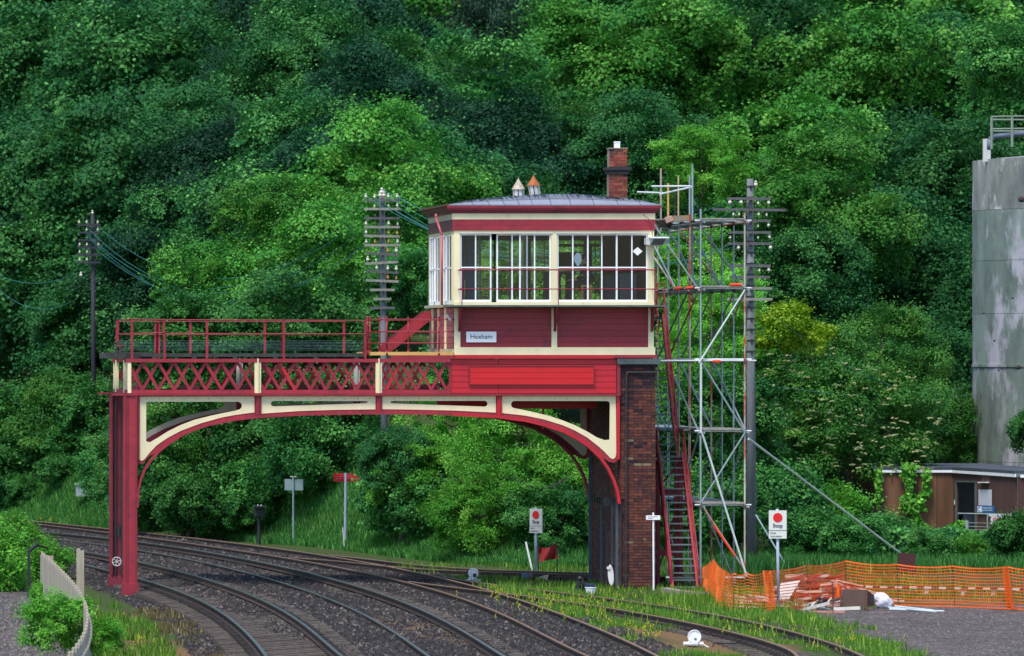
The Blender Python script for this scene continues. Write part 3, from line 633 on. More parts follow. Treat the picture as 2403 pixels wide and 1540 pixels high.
M_ledge = mat('ledge_weathered', (.11, .13, .11), .8, .3, 4)
M_grey = mat('paint_light_grey', (.55, .55, .52), .6, .12, 4)
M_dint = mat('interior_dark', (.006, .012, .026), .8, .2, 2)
M_cab = mat('cabinet_blue_grey', (.022, .052, .095), .6, .1, 2)
M_text = mat('lettering_navy', (.02, .02, .06), .6, .05, 2)
def glass_mat():
    m = bpy.data.materials.new('window_glass'); m.use_nodes = True; n = m.node_tree.nodes; l = m.node_tree.links
    n.remove(n['Principled BSDF']); t = n.new('ShaderNodeBsdfTransparent'); g = n.new('ShaderNodeBsdfGlossy'); g.inputs['Roughness'].default_value = .03
    f = n.new('ShaderNodeFresnel'); f.inputs[0].default_value = 1.24; x = n.new('ShaderNodeMixShader'); t.inputs[0].default_value = (.97, .985, .98, 1)
    l.new(f.outputs[0], x.inputs[0]); l.new(t.outputs[0], x.inputs[1]); l.new(g.outputs[0], x.inputs[2]); l.new(x.outputs[0], n['Material Output'].inputs[0]); return m
M_glass = glass_mat()

def plate(name, outer, holes, y0, y1, m, parent, dy=0, **kw):
    loops = [[Vector((fx(u), fz(v), 0)) for u, v in lp] for lp in [outer] + holes]
    tri = tessellate_polygon(loops); flat = [p for lp in loops for p in lp]; n = len(flat)
    V = [(p.x, Y0 + y0 + dy, p.y) for p in flat] + [(p.x, Y0 + y1 + dy, p.y) for p in flat]
    Fc = [tuple(t) for t in tri] + [tuple(n + i for i in reversed(t)) for t in tri]
    k = 0
    for lp in loops:
        c = len(lp)
        for i in range(c): Fc.append((k + i, k + (i + 1) % c, n + k + (i + 1) % c, n + k + i))
        k += c
    me = bpy.data.meshes.new(name); me.from_pydata(V, [], Fc); me.materials.append(m); me.update()
    return link_mesh(name, me, parent, **kw)
def arc(cu, cv, r, a0, a1, n=6):
    return [(cu + r * math.cos(math.radians(a0 + (a1 - a0) * i / n)), cv + r * math.sin(math.radians(a0 + (a1 - a0) * i / n))) for i in range(n + 1)]

ARCH = [(322,1191),(324,1150),(330,1124),(340,1101),(353,1081),(370,1062),(393,1043),(425,1022),(456,1008),(490,997),(552,985),(604,979),(700,973.5),(800,971),(890,970),(970,970.5),(1060,972.5),(1165,978),(1232,987),(1276,997.5),(1320,1012),(1349,1027),(1378,1046),(1407,1074),(1425,1099),(1438,1126),(1447,1153),(1451,1182)]
au = [a[0] for a in ARCH]; av = [a[1] for a in ARCH]
def arch_v(u): return float(np.interp(u, au[3:24], av[3:24]))
# spandrel plates: outer outline and opening
SP = []
def curve_pts(u0, u1, off, n=14): return [(u0 + (u1-u0)*i/n, arch_v(u0 + (u1-u0)*i/n) + off) for i in range(n + 1)]
A_bot = [(597,968),(552,974),(520,980),(473,993),(425,1011),(393,1028),(368,1045),(350,1064),(340,1077),(333,1082),(327,1079)]
D_bot = [(1446,1064),(1444,1074),(1438,1078),(1431,1074),(1419,1061),(1407,1050),(1378,1027),(1349,1010.5),(1320,998),(1276,984.5),(1232,975.5),(1178,969.5)]
A_out = [(328,931),(597,930)] + A_bot
A_hole = [(343,945),(346,943)] + arc(558, 952.5, 9.5, -90, 90, 6) + [(552,964),(505,973.4),(457,985),(425,997),(393,1013),(371,1027),(352,1038),(343,1036)]
B_out = [(613.5,929.5),(881,929.5),(881,961),(790,962),(700,965),(613.5,971)]
B_hole = arc(642, 947.6, 6.4, 95, 270, 6) + arc(860, 944, 2.6, -90, 90, 4)
C_out = [(897,929.5),(1163.5,929),(1163.5,968.5),(1060,963.5),(970,961.5),(897,960.5)]
C_hole = arc(919, 944, 2.8, 90, 270, 4) + arc(1137, 947.6, 6.8, -90, 90, 6)
D_out = [(1178,927.8),(1445,927.8)] + D_bot
D_hole = arc(1207.5, 949.6, 8.4, 110, 270, 6) + [(1424,941.2),(1430,944),(1431,950),(1430,1032),(1419,1033)] + [(1401,1027),(1378,1013),(1349,998),(1320,986.6),(1290,976.5),(1246,966)]
SP = [(A_out, A_hole), (B_out, B_hole), (C_out, C_hole), (D_out, D_hole)]

gantry = empty('gantry_bridge', (fx(700), Y0 + 2.6, 0), 'maroon and cream riveted iron gantry bridge spanning the tracks, with lattice parapet', 'gantry')
def girder(dy, front):
    cm = M_cream if front else M_greyc; rm = M_mar if front else M_mard; lab = None if front else 'dull undercoated rear spandrel plate'
    for i, (o_, h_) in enumerate(SP):
        plate('spandrel_panel', o_, [h_], -.012, .0, cm, gantry, dy, label=lab)
    web = [(322,924),(1453,924),(1453,1074),(1449,1082),(1440,1086),(1430,1084),(1421,1078)] + [(u, arch_v(u) - 2) for u in np.linspace(1404, 366, 70)] + [(352,1069),(342,1080),(338,1087),(330,1090),(324,1086),(322,1078)]
    plate('web_plate', web, [h for _, h in SP], .003, .02, rm if front else M_mard, gantry, dy)
    fl = MB()
    for (a, b2) in zip(ARCH[:-1], ARCH[1:]):
        y_ = Y0 + dy
        fl.bar((fx(a[0]), y_, fz(a[1])), (fx(b2[0]), y_, fz(b2[1])), .055, .34, (0, 1, 0))
    fl.build('arch_flange', rm, gantry)
    if front:
        r2 = MB()
        for (a, b2) in zip(ARCH[16:-1], ARCH[17:]): r2.bar((fx(a[0]), Y0 - .18, fz(a[1])), (fx(b2[0]), Y0 - .18, fz(b2[1])), .075, .016, (0, 1, 0))
        r2.build('arch_flange_edge', M_red, gantry, label='freshly painted bright red edge of the arch')
    for (u0, u1) in ((599.5, 612), (883, 895.5), (1165.5, 1177)):
        MB().fbox(u0, u1, 929, arch_v((u0+u1)/2) - 3, -.06 + dy, .06 + dy).fbox((u0+u1)/2 - 1.2, (u0+u1)/2 + 1.2, 929, arch_v(u0) - 3, -.10 + dy, -.06 + dy).build('divider', rm if u0 < 1100 or not front else M_red, gantry)
    MB().fbox(1446.5, 1454, 924, 1078, -.05 + dy, .05 + dy).build('divider', M_red if front else M_mard, gantry)
    MB().fbox(321, 327, 924, 1078, -.05 + dy, .05 + dy).build('divider', rm, gantry)
    MB().fbox(262, 1455, 923.8, 928.6, -.14 + dy, .14 + dy).build('bottom_flange', rm, gantry)
    MB().fbox(299, 1056, 915, 923.5, -.05 + dy, .05 + dy).build('bottom_chord', rm, gantry)
    MB().fbox(296, 1056, 842.4, 850.5, -.09 + dy, .09 + dy).build('top_chord', rm, gantry)
    for (u0, u1, a0, pt) in ((308, 597, 297.5, 37.1), (612, 881, 583.5, 36.2), (896, 1054, 870.6, 35.4)):
        k = 0
        while a0 + k * pt < u1:
            for s in (0, 1):
                ua, ub = a0 + k*pt, a0 + (k+1)*pt; va, vb = (850.5, 915) if s else (915, 850.5)
                if ub > u0 + 4 and ua < u1 - 4:
                    t0 = max(0, (u0 - ua) / (ub - ua)); t1 = min(1, (u1 - ua) / (ub - ua))
                    p = (ua + (ub-ua)*t0, va + (vb-va)*t0); q = (ua + (ub-ua)*t1, va + (vb-va)*t1)
                    yy = Y0 + dy + (-.012 if s else .012)
                    m_ = M_red if (front and s == 0 and abs(p[0] - 906) < 3) or (front and s == 1 and abs(p[0] - 655) < 4) else rm
                    MB().bar((fx(p[0]), yy, fz(p[1])), (fx(q[0]), yy, fz(q[1])), .074, .018, (0, 1, 0)).build('lattice_bar', m_, gantry)
            k += 1
    for (u0, u1) in ((597, 612), (881, 895.5)):
        MB().fbox(u0, u1, 842.4, 922.5, -.075 + dy, .05 + dy).fbox((u0+u1)/2 - 1.5, (u0+u1)/2 + 1.5, 841.5, 923, -.125 + dy, -.075 + dy).build('pilaster', cm if front else M_grey, gantry)
    MB().fbox(299, 307.5, 846, 922.5, -.075 + dy, .06 + dy).build('pilaster', cm if front else M_cream, gantry)
girder(0, True); girder(5.2, False)
# end frame between the two girders at the left
for yy in (1.1, 4.1): MB().fbox(297, 305, 846, 922, yy, yy + .12).build('pilaster', M_cream, gantry)
MB().fbox(299, 303, 842, 850, .1, 5.1).fbox(299, 303, 915, 928, .15, 5.05).build('end_beam', M_mard, gantry)
# cross beams under the deck
for u in (330, 465, 606, 745, 889, 1030): MB().fbox(u - 4, u + 4, 905, 922, .12, 5.08).build('cross_beam', M_mard, gantry)
MB().fbox(1053, 1432, 940, 961, 2.4, 2.55).build('floor_beam', M_red, gantry, label='bright red floor beam seen through the right spandrel opening')
MB().fbox(1303, 1308, 961, 1010, 2.4, 2.46).build('hanger', M_red, gantry)
MB().fbox(1060, 1440, 903, 911, .1, 5.1).build('soffit', M_mard, gantry)
ic = MB()
for i in range(17):
    u = 1040 + i * 8.6 + random.uniform(-3, 3); ic.tube((fx(u), Y0 + 1.0, fz(976)), (fx(u), Y0 + 1.0, fz(985 + random.uniform(2, 12))), .006, 4)
ic.build('hanging_bolts', M_blk, gantry, label='row of thin dark rods hanging under the arch')
# columns
def column(dy, front):
    rm = M_mar if front else M_mard; zb = tz(fx(305), Y0 + dy)
    c = MB(); x0, x1 = fx(291), fx(321)
    c.box(x0 + .03, x1 - .03, Y0 + dy - .10, Y0 + dy + .26, zb - .1, fz(925)).build('column', rm, gantry, label='front riveted column' if front else 'rear riveted column')
    MB().box(x0 - .005, x0 + .045, Y0 + dy - .13, Y0 + dy + .30, zb - .1, fz(925)).build('column_flange', rm, gantry)
    MB().box(x1 - .045, x1 + .005, Y0 + dy - .13, Y0 + dy + .30, zb - .1, fz(925)).build('column_flange', rm, gantry)
    MB().box(x0 + .09, x0 + .105, Y0 + dy - .115, Y0 + dy - .10, zb, fz(925)).build('column_rib', M_mard, gantry)
    s = MB().box(x0 - .045, x1 + .045, Y0 + dy - .18, Y0 + dy + .34, zb - .12, zb + .30)
    s.build('column_shoe', rm, gantry)
    r = MB()
    for i in range(80):
        z = zb + .15 + i * .072
        for x in (x0 + .02, x1 - .02): r.ball((x, Y0 + dy - .132, z), .011, 5, 3)
    r.build('rivets', rm, gantry, kind='stuff')
    MB().box(x0 - .12, x1 + .1, Y0 + dy - .25, Y0 + dy + .4, zb - .3, zb - .02).build('footing', mat('footing_stone', (.10,.09,.085), .9, .3, 4), gantry)
column(0, True); column(5.2, False)
for (u0, u1, m__) in ((269.5, 272, M_blk), (283.5, 286.5, M_blk), (286.8, 290, M_mard), (262, 264, M_mard)):
    p_, q_ = P(u0, 0, 165.0), P(u1, 0, 165.0); MB().box(p_.x, q_.x, 164.98, 165.06, 0.2, fz(926)).build('column_groove', m__, gantry)
rv = MB()
for (o_, h_) in SP:
    n_ = len(o_)
for u in np.arange(335, 1445, 15.0):
    rv.ball((fx(u), Y0 - .14, fz(926)), .010, 5, 3)
    if 345 < u < 1425: rv.ball((fx(u), Y0 - .008, fz(arch_v(u) - 5.5)), .010, 5, 3)
for u in np.arange(345, 1440, 29.0): rv.ball((fx(u), Y0 - .014, fz(936)), .012, 5, 3)
rv.build('rivets', M_mard, gantry, kind='stuff')
# chains, weight and hanging wheel on the columns
cw = P(274, 1318, Y0 + 2.6)
wt = empty('chain_wheel', cw, 'pale spoked chain wheel hanging between the two left columns', 'wheel')
def ring(b, c, r, t, n=18, ax='y'):
    pts = [Vector((c[0] + r*math.cos(2*math.pi*i/n), c[1], c[2] + r*math.sin(2*math.pi*i/n))) for i in range(n + 1)]
    b.path(pts, t, 6)
b = MB(); ring(b, cw, .115, .014); b.build('rim', M_grey, wt)
for k in range(3):
    a = k * math.pi / 3 + .3; d = Vector((math.cos(a), 0, math.sin(a))) * .11; MB().tube(cw - d, cw + d, .008, 5).build('spoke', M_grey, wt)
cc = MB()
for i in range(90):
    z = cw.z + .12 + i * .05; cc.tube((cw.x, cw.y, z), (cw.x + (.006 if i % 2 else -.006), cw.y, z + .05), .009 if i % 2 else .006, 5)
cc.build('chain', M_blk, wt)
MB().tube(P(279.5, 1236, Y0+2.5), P(279.5, 1260, Y0+2.5), .045, 10).build('counterweight', M_blk, wt)
# signal wire pulleys on the timber ends
tb = empty('pulley_timber', (fx(285), Y0 + 1.5, fz(836)), 'weathered timber beams across the left end of the gantry carrying the pulleys', 'timber')
for i, (u0, u1, v0, v1, y0, y1) in enumerate([(262, 300, 828, 841, .6, .85), (266, 340, 829, 841.5, 1.2, 1.45), (262, 372, 827, 840, 2.2, 2.5), (268, 365, 829, 842, 3.4, 3.7), (262, 330, 828, 841, 4.4, 4.7)]):
    MB().fbox(u0, u1, v0, v1, y0, y1).build('beam', M_timber, tb)
for k, (u, v, yy, lab) in enumerate([(279.5, 813, .3, 'leftmost spoked iron pulley wheel on the end of the gantry'), (292, 811, .9, 'second spoked iron pulley wheel, half behind the first railing post')]):
    c = Vector((fx(u), Y0 + yy, fz(v))); pw = bpy.data.objects.new('pulley', None); COL.objects.link(pw); pw.location = c; fin(pw, tb); pw['label'] = lab
    b = MB(); ring(b, c, .138, .014, 20); b.build('rim', M_blk, pw)
    for q in range(3):
        a = q * math.pi / 3 + k * .4; d = Vector((math.cos(a), 0, math.sin(a))) * .13; MB().tube(c - d, c + d, .010, 5).build('spoke', M_blk, pw)
    MB().tube(c - Vector((0, .05, 0)), c + Vector((0, .05, 0)), .03, 8).build('hub', M_mard, pw)
    MB().fbox(u - 2, u + 2, v, 829, yy + .03, yy + .07).build('bracket', M_blk, pw)
sw = empty('signal_wires', (fx(560), Y0 + 1, fz(810)), 'bundle of thin signal wires running low along the gantry walkway', 'wires')
for i in range(7):
    v = 800 + i * 3.6; z0 = .35 + i * .12; pts = []
    for k in range(9):
        u = 292 + 72 * k; pts.append((fx(u), Y0 + z0 + .3, fz(v + (.9 if i % 2 else 0) * math.sin(k) + (6 if (i > 6 and k > 3) else 0))))
    MB().path(pts, .0022, 4).build('wire', mat('wire_steel', (.16, .25, .29), .5, .1, 3), sw)

# deck and railings
dk = empty('walkway_deck', (fx(600), Y0 + 2.6, fz(838)), 'dark timber walkway deck along the top of the gantry', 'walkway')
for i in range(12):
    y = .45 + i * .37; u0 = random.uniform(334, 345)
    MB().fbox(u0, 862, 829.8 + random.uniform(-.5, .5), 837.5, y, y + .34).build('deck_board', M_timber, dk)
for i in range(6): MB().fbox(360 + i*95, 368 + i*95, 837.8, 842, .2, 5.0).build('bearer', M_timber, dk)
pf = empty('landing_platform', (fx(965), Y0 + 1.6, fz(830)), 'landing of fresh orange timber on a maroon beam left of the cabin', 'platform')
for i in range(9):
    y = -.05 + i * .36; MB().fbox(868 + random.uniform(-1, 1.5) + (i == 0) * 0, 1063.5, 826 + random.uniform(0, .4), 834, y, y + .33).build('deck_board', M_newt, pf)
MB().fbox(916, 1065, 834.3, 842, -.08, .05).build('edge_beam', M_mar, pf)
ral = empty('gantry_railing', (fx(600), Y0, fz(842)), 'maroon flat bar railing along the front of the gantry walkway', 'railing')
def post(u, v0, v1, y, lean=0, w=5.6, par=None):
    MB().bar((fx(u), Y0 + y + lean, fz(v0)), (fx(u) + (0.03 if abs(u-388) < 9 else 0), Y0 + y, fz(v1)), w / 90, .02, (0, 1, 0)).build('post', M_mar, par or ral)
for u, v0 in ((309.5, 748.5), (384, 749.5), (485.6, 752), (665.7, 752), (857, 752)): post(u, v0, 841.5, -.02)
for u in (660, 853.5, 365.5): 
    MB().bar((fx(u + 5), Y0 + .10, fz(756)), (fx(u + 7), Y0 + .62, fz(838)), .06, .02, (0, 1, 0)).build('stay', M_mar, ral)
def rail(pts, r=.014, par=None, m=None): MB().path([Vector((fx(u), Y0 + y, fz(v))) for u, v, y in pts], r, 6).build('rail', m or M_mar, par or ral)
rail([(286, 751.5, 1.6), (309.5, 749, -.03), (388, 750.5, -.03), (858, 752.5, -.03)]); rail([(286, 783, 1.6), (309.5, 783.5, -.03), (386, 780.5, -.03), (390, 783, -.03), (858, 784, -.03)])
ral2 = empty('gantry_railing', (fx(600), Y0 + 5.2, fz(842)), 'rear maroon railing of the gantry walkway, seen between the front posts', 'railing')
for u in (309.5, 401, 409, 485.6, 665.7, 857): 
    MB().bar((fx(u), Y0 + 5.15, fz(752)), (fx(u), Y0 + 5.15, fz(841)), .062, .02, (0, 1, 0)).build('post', M_mar, ral2)
MB().bar((fx(286), Y0 + 1.6, fz(750)), (fx(284), Y0 + 1.6, fz(806)), .065, .02, (0, 1, 0)).build('post', M_mar, ral2)
rail([(309.5, 752, 5.12), (858, 752, 5.12)], par=ral2); rail([(309.5, 783.5, 5.12), (858, 783.5, 5.12)], par=ral2)
rb = empty('landing_railing', (fx(960), Y0, fz(834)), 'three rail railing on ball topped maroon stanchions beside the cabin', 'railing')
def stanchion(u, y, v0=744, v1=834):
    b = MB(); x = fx(u); b.tube((x, Y0 + y, fz(v1)), (x, Y0 + y, fz(v1 - 12)), .045, 8, .024); b.tube((x, Y0 + y, fz(v1 - 12)), (x, Y0 + y, fz(v0 + 5)), .024, 8, .018)
    for v in (750, 778.5, 805.5): b.ball((x, Y0 + y, fz(v)), .034, 8, 5)
    b.ball((x, Y0 + y, fz(v0 + 1)), .032, 8, 5); b.build('stanchion', M_mar, rb, True)
for u, y in ((862.5, .05), (872, .35), (905, .12), (907.5, -.02), (1029.5, -.02), (893, 3.0), (990, 3.0)): 
    if u != 905: stanchion(u, y)
stanchion(896, .5)
for v in (750, 778.5, 805.5):
    rail([(862, v, .05), (896, v, .5), (907.5, v - 1, -.02), (1066, v, -.02)], .012, rb); rail([(893, v, 3.0), (1070, v, 3.0)], .012, rb)
stc = empty('cabin_steps', (fx(950), Y0 + 3.6, fz(780)), 'maroon stringer steps climbing from the landing to the cabin door', 'steps')
for yy in (3.4, 4.3):
    MB().prism([(fx(928), fz(818)), (fx(948), fz(830)), (fx(1050), fz(748)), (fx(1050), fz(728)), (fx(1038), fz(728))], Y0 + yy, Y0 + yy + .05).build('stringer', M_mar, stc)
for i in range(7):
    u = 945 + i * 15; v = 817 - i * 12.5; MB().fbox(u, u + 17, v, v + 3, 3.46, 4.29).build('tread', M_timber, stc)

# ------------------------------------------------------------------ cabin
cabin = empty('signal_cabin', (fx(1300), Y0 + 2.6, fz(832)), 'cream and maroon timber signal cabin with white sliding windows standing on the gantry', 'signal box')
CX0, CX1 = fx(1065), fx(1535); DPT = 5.2
def B(name, m, u0, u1, v0, v1, y0, y1, parent=None, **kw): return MB().fbox(u0, u1, v0, v1, y0, y1).build(name, m, parent or cabin, **kw)
# red boarded apron between girder chords
vs = [843, 855.7, 868.9, 882.6, 896.7, 910.5, 923.2]
for i in range(6):
    for (u0, u1) in ((1057.5, 1169.6), (1170.4, 1446.5)): B('apron_board', M_red, u0, u1, vs[i] + .6, vs[i+1] - .5, .0 + random.uniform(0, .006), .05)
B('apron_backing', M_mard, 1057.5, 1447, 843, 923, .052, .09)
B('apron_post', M_mar, 1053.5, 1057.5, 842.5, 923.5, -.03, .05); B('apron_end', M_mard, 1447.5, 1455, 842, 923.5, -.06, .08)
for i in range(3): B('nameboard_plank', M_bred, 1102, 1392.5, 860.5 + i*14.1, 874 + i*14.1, -.05, -.004)
B('nameboard_frame', M_mard, 1100.5, 1394, 858.6, 860.3, -.065, -.004); B('nameboard_frame', M_mard, 1100.5, 1102, 860.3, 903, -.06, -.004); B('nameboard_frame', M_mard, 1392.6, 1394, 860.3, 903, -.06, -.004); B('nameboard_frame', M_mard, 1100.5, 1394, 903.1, 904, -.058, -.004)
B('base_beam', M_red, 1066, 1440, 833.4, 841.8, -.09, .12); B('base_beam', M_mar, 1440.3, 1541, 833.4, 840.6, -.088, .12)
MB().fbox(1068, 1535, 836, 842.2, .13, DPT).build('floor_frame', M_mard, cabin)
# lower wall, front
B('plinth_board', M_cream, 1066, 1537, 815.2, 833.1, -.045, .03)
vb = [722, 733.2, 747, 761, 775, 789, 802.5, 815]
for i in range(7):
    B('cladding_board', M_plum, 1080, 1294, vb[i] + .55, vb[i+1] - .15, .0 + .004 * (i % 2), .03)
    B('cladding_board', M_plum, 1307, 1521, vb[i] + .55, vb[i+1] - .15, .0 + .004 * ((i+1) % 2), .03)
B('wall_core', M_mard, 1070, 1530, 722, 830, .032, .07)
for (u0, u1) in ((1066, 1080), (1294, 1307), (1521, 1534)): B('post', M_cream, u0, u1, 722.5, 815.2, -.03, .03)
B('ledge', M_ledge, 1040, 1557, 716.5, 720.5, -.55, .06); B('ledge_lip', M_ledge, 1060, 1553, 720.6, 722.6, -.30, .02)
for u in (1077, 1301.5, 1529):
    MB().quad8([(fx(u)-.028, Y0-.03, fz(778)), (fx(u)+.028, Y0-.03, fz(778)), (fx(u)+.028, Y0-.031, fz(722.8)), (fx(u)-.028, Y0-.031, fz(722.8)),
                (fx(u)-.028, Y0-.09, fz(778)), (fx(u)+.028, Y0-.09, fz(778)), (fx(u)+.028, Y0-.50, fz(722.8)), (fx(u)-.028, Y0-.50, fz(722.8))]).build('bracket', M_mard, cabin)
# name sign
sg = B('name_sign', mat('sign_white', (.88,.88,.88), .4, .03, 3), 1094, 1164.3, 778.6, 803.5, -.035, -.012)
text_mesh('Hexham', .175, M_text, parent=sg, loc=(fx(1129), Y0 - .038, fz(790.6)), xs=.98, bold=.0)
# upper framing
B('sill', M_cream, 1065, 1535, 709.5, 716.3, -.05, .08)
for (u0, u1) in ((1065, 1079.5), (1293.3, 1307.2), (1520.3, 1534.7)): B('mullion_post', M_cream, u0, u1, 549.3, 709.3, -.02, .10)
B('head_board', M_cream, 1065, 1534.7, 541.2, 549, -.02, .10)
B('head_moulding', M_grey, 1077, 1296, 546.4, 548.6, -.04, -.021); B('head_moulding', M_grey, 1305, 1523, 546.4, 548.6, -.04, -.021)
B('frieze_band', M_mar, 1062, 1175, 515.4, 528.4, -.05, .08); B('frieze_band', M_mar, 1062, 1130, 528.8, 541, -.05, .08); B('frieze_band', M_mar, 1130.5, 1536, 528.8, 541, -.05, .08); B('frieze_band', M_mar, 1175.3, 1536, 515.4, 528.4, -.05, .08)
B('frieze_band', M_cream, 1061, 1537, 500.9, 515.2, -.045, .08)
# cornice: four stepped mouldings all round
for i, (v0, v1, pj, m_) in enumerate([(482, 488, .17, M_mar), (488.1, 492.5, .14, M_mar), (492.6, 497, .09, M_mard), (497.1, 500.8, .06, M_mard)]):
    b = MB(); b.box(CX0 - pj - .02, CX1 + pj, Y0 - pj - .02, Y0 + .03, fz(v1), fz(v0)); b.build('cornice', m_, cabin)
    MB().box(CX0 - pj - .02, CX0 + .03, Y0 + .031, Y0 + DPT + pj, fz(v1), fz(v0)).build('cornice', M_brn, cabin)
    MB().box(CX1 - .02, CX1 + pj, Y0 + .031, Y0 + DPT + pj, fz(v1), fz(v0)).box(CX0 + .031, CX1 - .021, Y0 + DPT - .05, Y0 + DPT + pj, fz(v1), fz(v0)).build('cornice', M_mard, cabin)
gt = MB().box(CX0 - .26, CX0 - .18, Y0 - .1, Y0 + DPT + .3, fz(484), fz(480.5)).build('gutter', M_brn, cabin)
# left end wall (faces the gantry)
x = CX0
def E(name, m, y0, y1, v0, v1, t0=.0, t1=.05, **kw): return MB().box(x - t0, x + t1, Y0 + y0, Y0 + y1, fz(v1), fz(v0)).build(name, m, cabin, **kw)
E('end_band', M_creamd, .085, 5.2, 501, 515.2, .03); E('end_band', M_brn, .085, 5.2, 515.4, 541, .035); E('end_head', M_creamd, .105, 5.2, 541.2, 549, .02)
for y0, y1 in ((.105, .4), (2.55, 2.85), (4.95, 5.2)): E('end_post', M_cream, y0, y1, 549.3, 716, .02)
E('end_sill', M_creamd, .09, 5.2, 714, 720.5, .14)
for y0, y1 in ((.42, 2.53), (2.87, 4.93)):
    w_ = (y1 - y0) / 2
    for k in range(2):
        a = y0 + k * w_; s = MB()
        for yy in (a, a + w_/2 - .02, a + w_ - .06): s.box(x - .012 - .02*k, x + .02, Y0 + yy, Y0 + yy + .06, fz(714), fz(549.5))
        for v0, v1 in ((549.5, 553), (626, 630), (705, 713.5)): s.box(x - .010 - .02*k, x + .018, Y0 + a, Y0 + a + w_, fz(v1), fz(v0))
        so_ = s.build('end_window', M_white, cabin); MB().box(x + .004, x + .008, Y0 + a, Y0 + a + w_, fz(713), fz(550)).build('pane', M_glass, so_)
vb2 = [722, 735, 749, 763, 777, 791, 805, 819]
for i in range(7): E('end_cladding_board', mat('paint_pink_faded', (.26,.07,.085), .7, .2, 3, rgb2=(.40,.18,.18), thr=.6, streak=.4), .07, 5.2, vb2[i] + .8, vb2[i+1] - .2, .005 * (i % 2))
E('end_plinth', M_creamd, .035, 5.2, 819, 832, .04)
for y0 in (1.55, 3.0, 4.3): E('end_post', M_cream, y0, y0 + .14, 722, 819, .04)
MB().fbox(1075, 1530, 722, 830, 5.1, 5.2).build('rear_lower_wall', M_plum, cabin)
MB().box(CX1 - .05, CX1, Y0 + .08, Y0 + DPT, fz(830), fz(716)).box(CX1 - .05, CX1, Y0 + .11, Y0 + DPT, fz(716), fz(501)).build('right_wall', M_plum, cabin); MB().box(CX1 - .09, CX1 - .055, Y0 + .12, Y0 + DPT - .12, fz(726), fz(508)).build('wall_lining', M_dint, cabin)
# rain pipe
dp = MB().path([P(1023, 503, Y0+1.4), P(1024, 512, Y0+1.35), P(1036.5, 551, Y0+.9), P(1037, 716, Y0+.9)], .033, 8).build('rain_pipe', mat('pipe_pink', (.42,.10,.11), .4, .15, 4), cabin, True)
MB().tube(P(1047.5, 738, Y0-.1), P(1057.5, 752, Y0-.1), .035, 8).build('pipe_shoe', M_grey, cabin)
# windows, front: (u0, u1, muntin, y)
def sash(u0, u1, mu, y):
    s = MB()
    s.fbox(u0, u0 + 3.4, 549.5, 709.2, y, y + .045); s.fbox(u1 - 3.4, u1, 549.5, 709.2, y, y + .045)
    s.fbox(u0 + 3.4, u1 - 3.4, 549.5, 552.4, y + .002, y + .043); s.fbox(u0 + 3.4, u1 - 3.4, 703.6, 709.2, y - .01, y + .043)
    s.fbox(u0 + 3.4, u1 - 3.4, 626.3, 629.4, y + .003, y + .04)
    s.fbox(mu - 1.5, mu + 1.5, 552.5, 626.2, y + .004, y + .038); s.fbox(mu - 1.5, mu + 1.5, 629.5, 703.5, y + .004, y + .038)
    o = s.build('window', M_white, cabin)
    for (a, b2) in ((u0 + 3.4, mu - 1.5), (mu + 1.5, u1 - 3.4)):
        for (c, d) in ((552.5, 626.2), (629.5, 703.5)): MB().fbox(a, b2, c, d, y + .018, y + .023).build('pane', M_glass, o)
    return o
for a in ((1080, 1153.5, 1116.4, .02), (1166, 1239.5, 1202.7, .075), (1218.8, 1293, 1254.8, .02), (1307.5, 1381.5, 1344.5, .02), (1378.5, 1449.5, 1413.3, .075), (1446, 1520, 1483.2, .02)): sash(*a)
# rear wall with its own windows
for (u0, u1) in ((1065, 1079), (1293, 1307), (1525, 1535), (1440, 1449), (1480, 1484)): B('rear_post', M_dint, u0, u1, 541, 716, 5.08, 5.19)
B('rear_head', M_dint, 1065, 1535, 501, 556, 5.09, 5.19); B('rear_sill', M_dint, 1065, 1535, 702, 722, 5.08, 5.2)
M_rear = mat('rear_frame_grey', (.16, .18, .18), .6, .1, 3)  # white rear frames in grey, their backlit shade put into the colour
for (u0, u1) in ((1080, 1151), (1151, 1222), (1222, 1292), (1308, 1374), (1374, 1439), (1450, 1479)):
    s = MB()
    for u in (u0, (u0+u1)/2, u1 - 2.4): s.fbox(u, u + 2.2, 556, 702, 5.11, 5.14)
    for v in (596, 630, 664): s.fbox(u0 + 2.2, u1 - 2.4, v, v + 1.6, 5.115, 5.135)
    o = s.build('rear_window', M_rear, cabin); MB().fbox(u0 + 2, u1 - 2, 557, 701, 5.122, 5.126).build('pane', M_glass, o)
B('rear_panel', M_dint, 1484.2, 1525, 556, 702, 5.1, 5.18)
B('floor', M_dint, 1068, 1532, 727, 731, .07, 5.08); B('ceiling', mat('ceiling_board', (.03,.035,.036), .8, .1, 3), 1068, 1532, 503, 507, .09, 5.08)
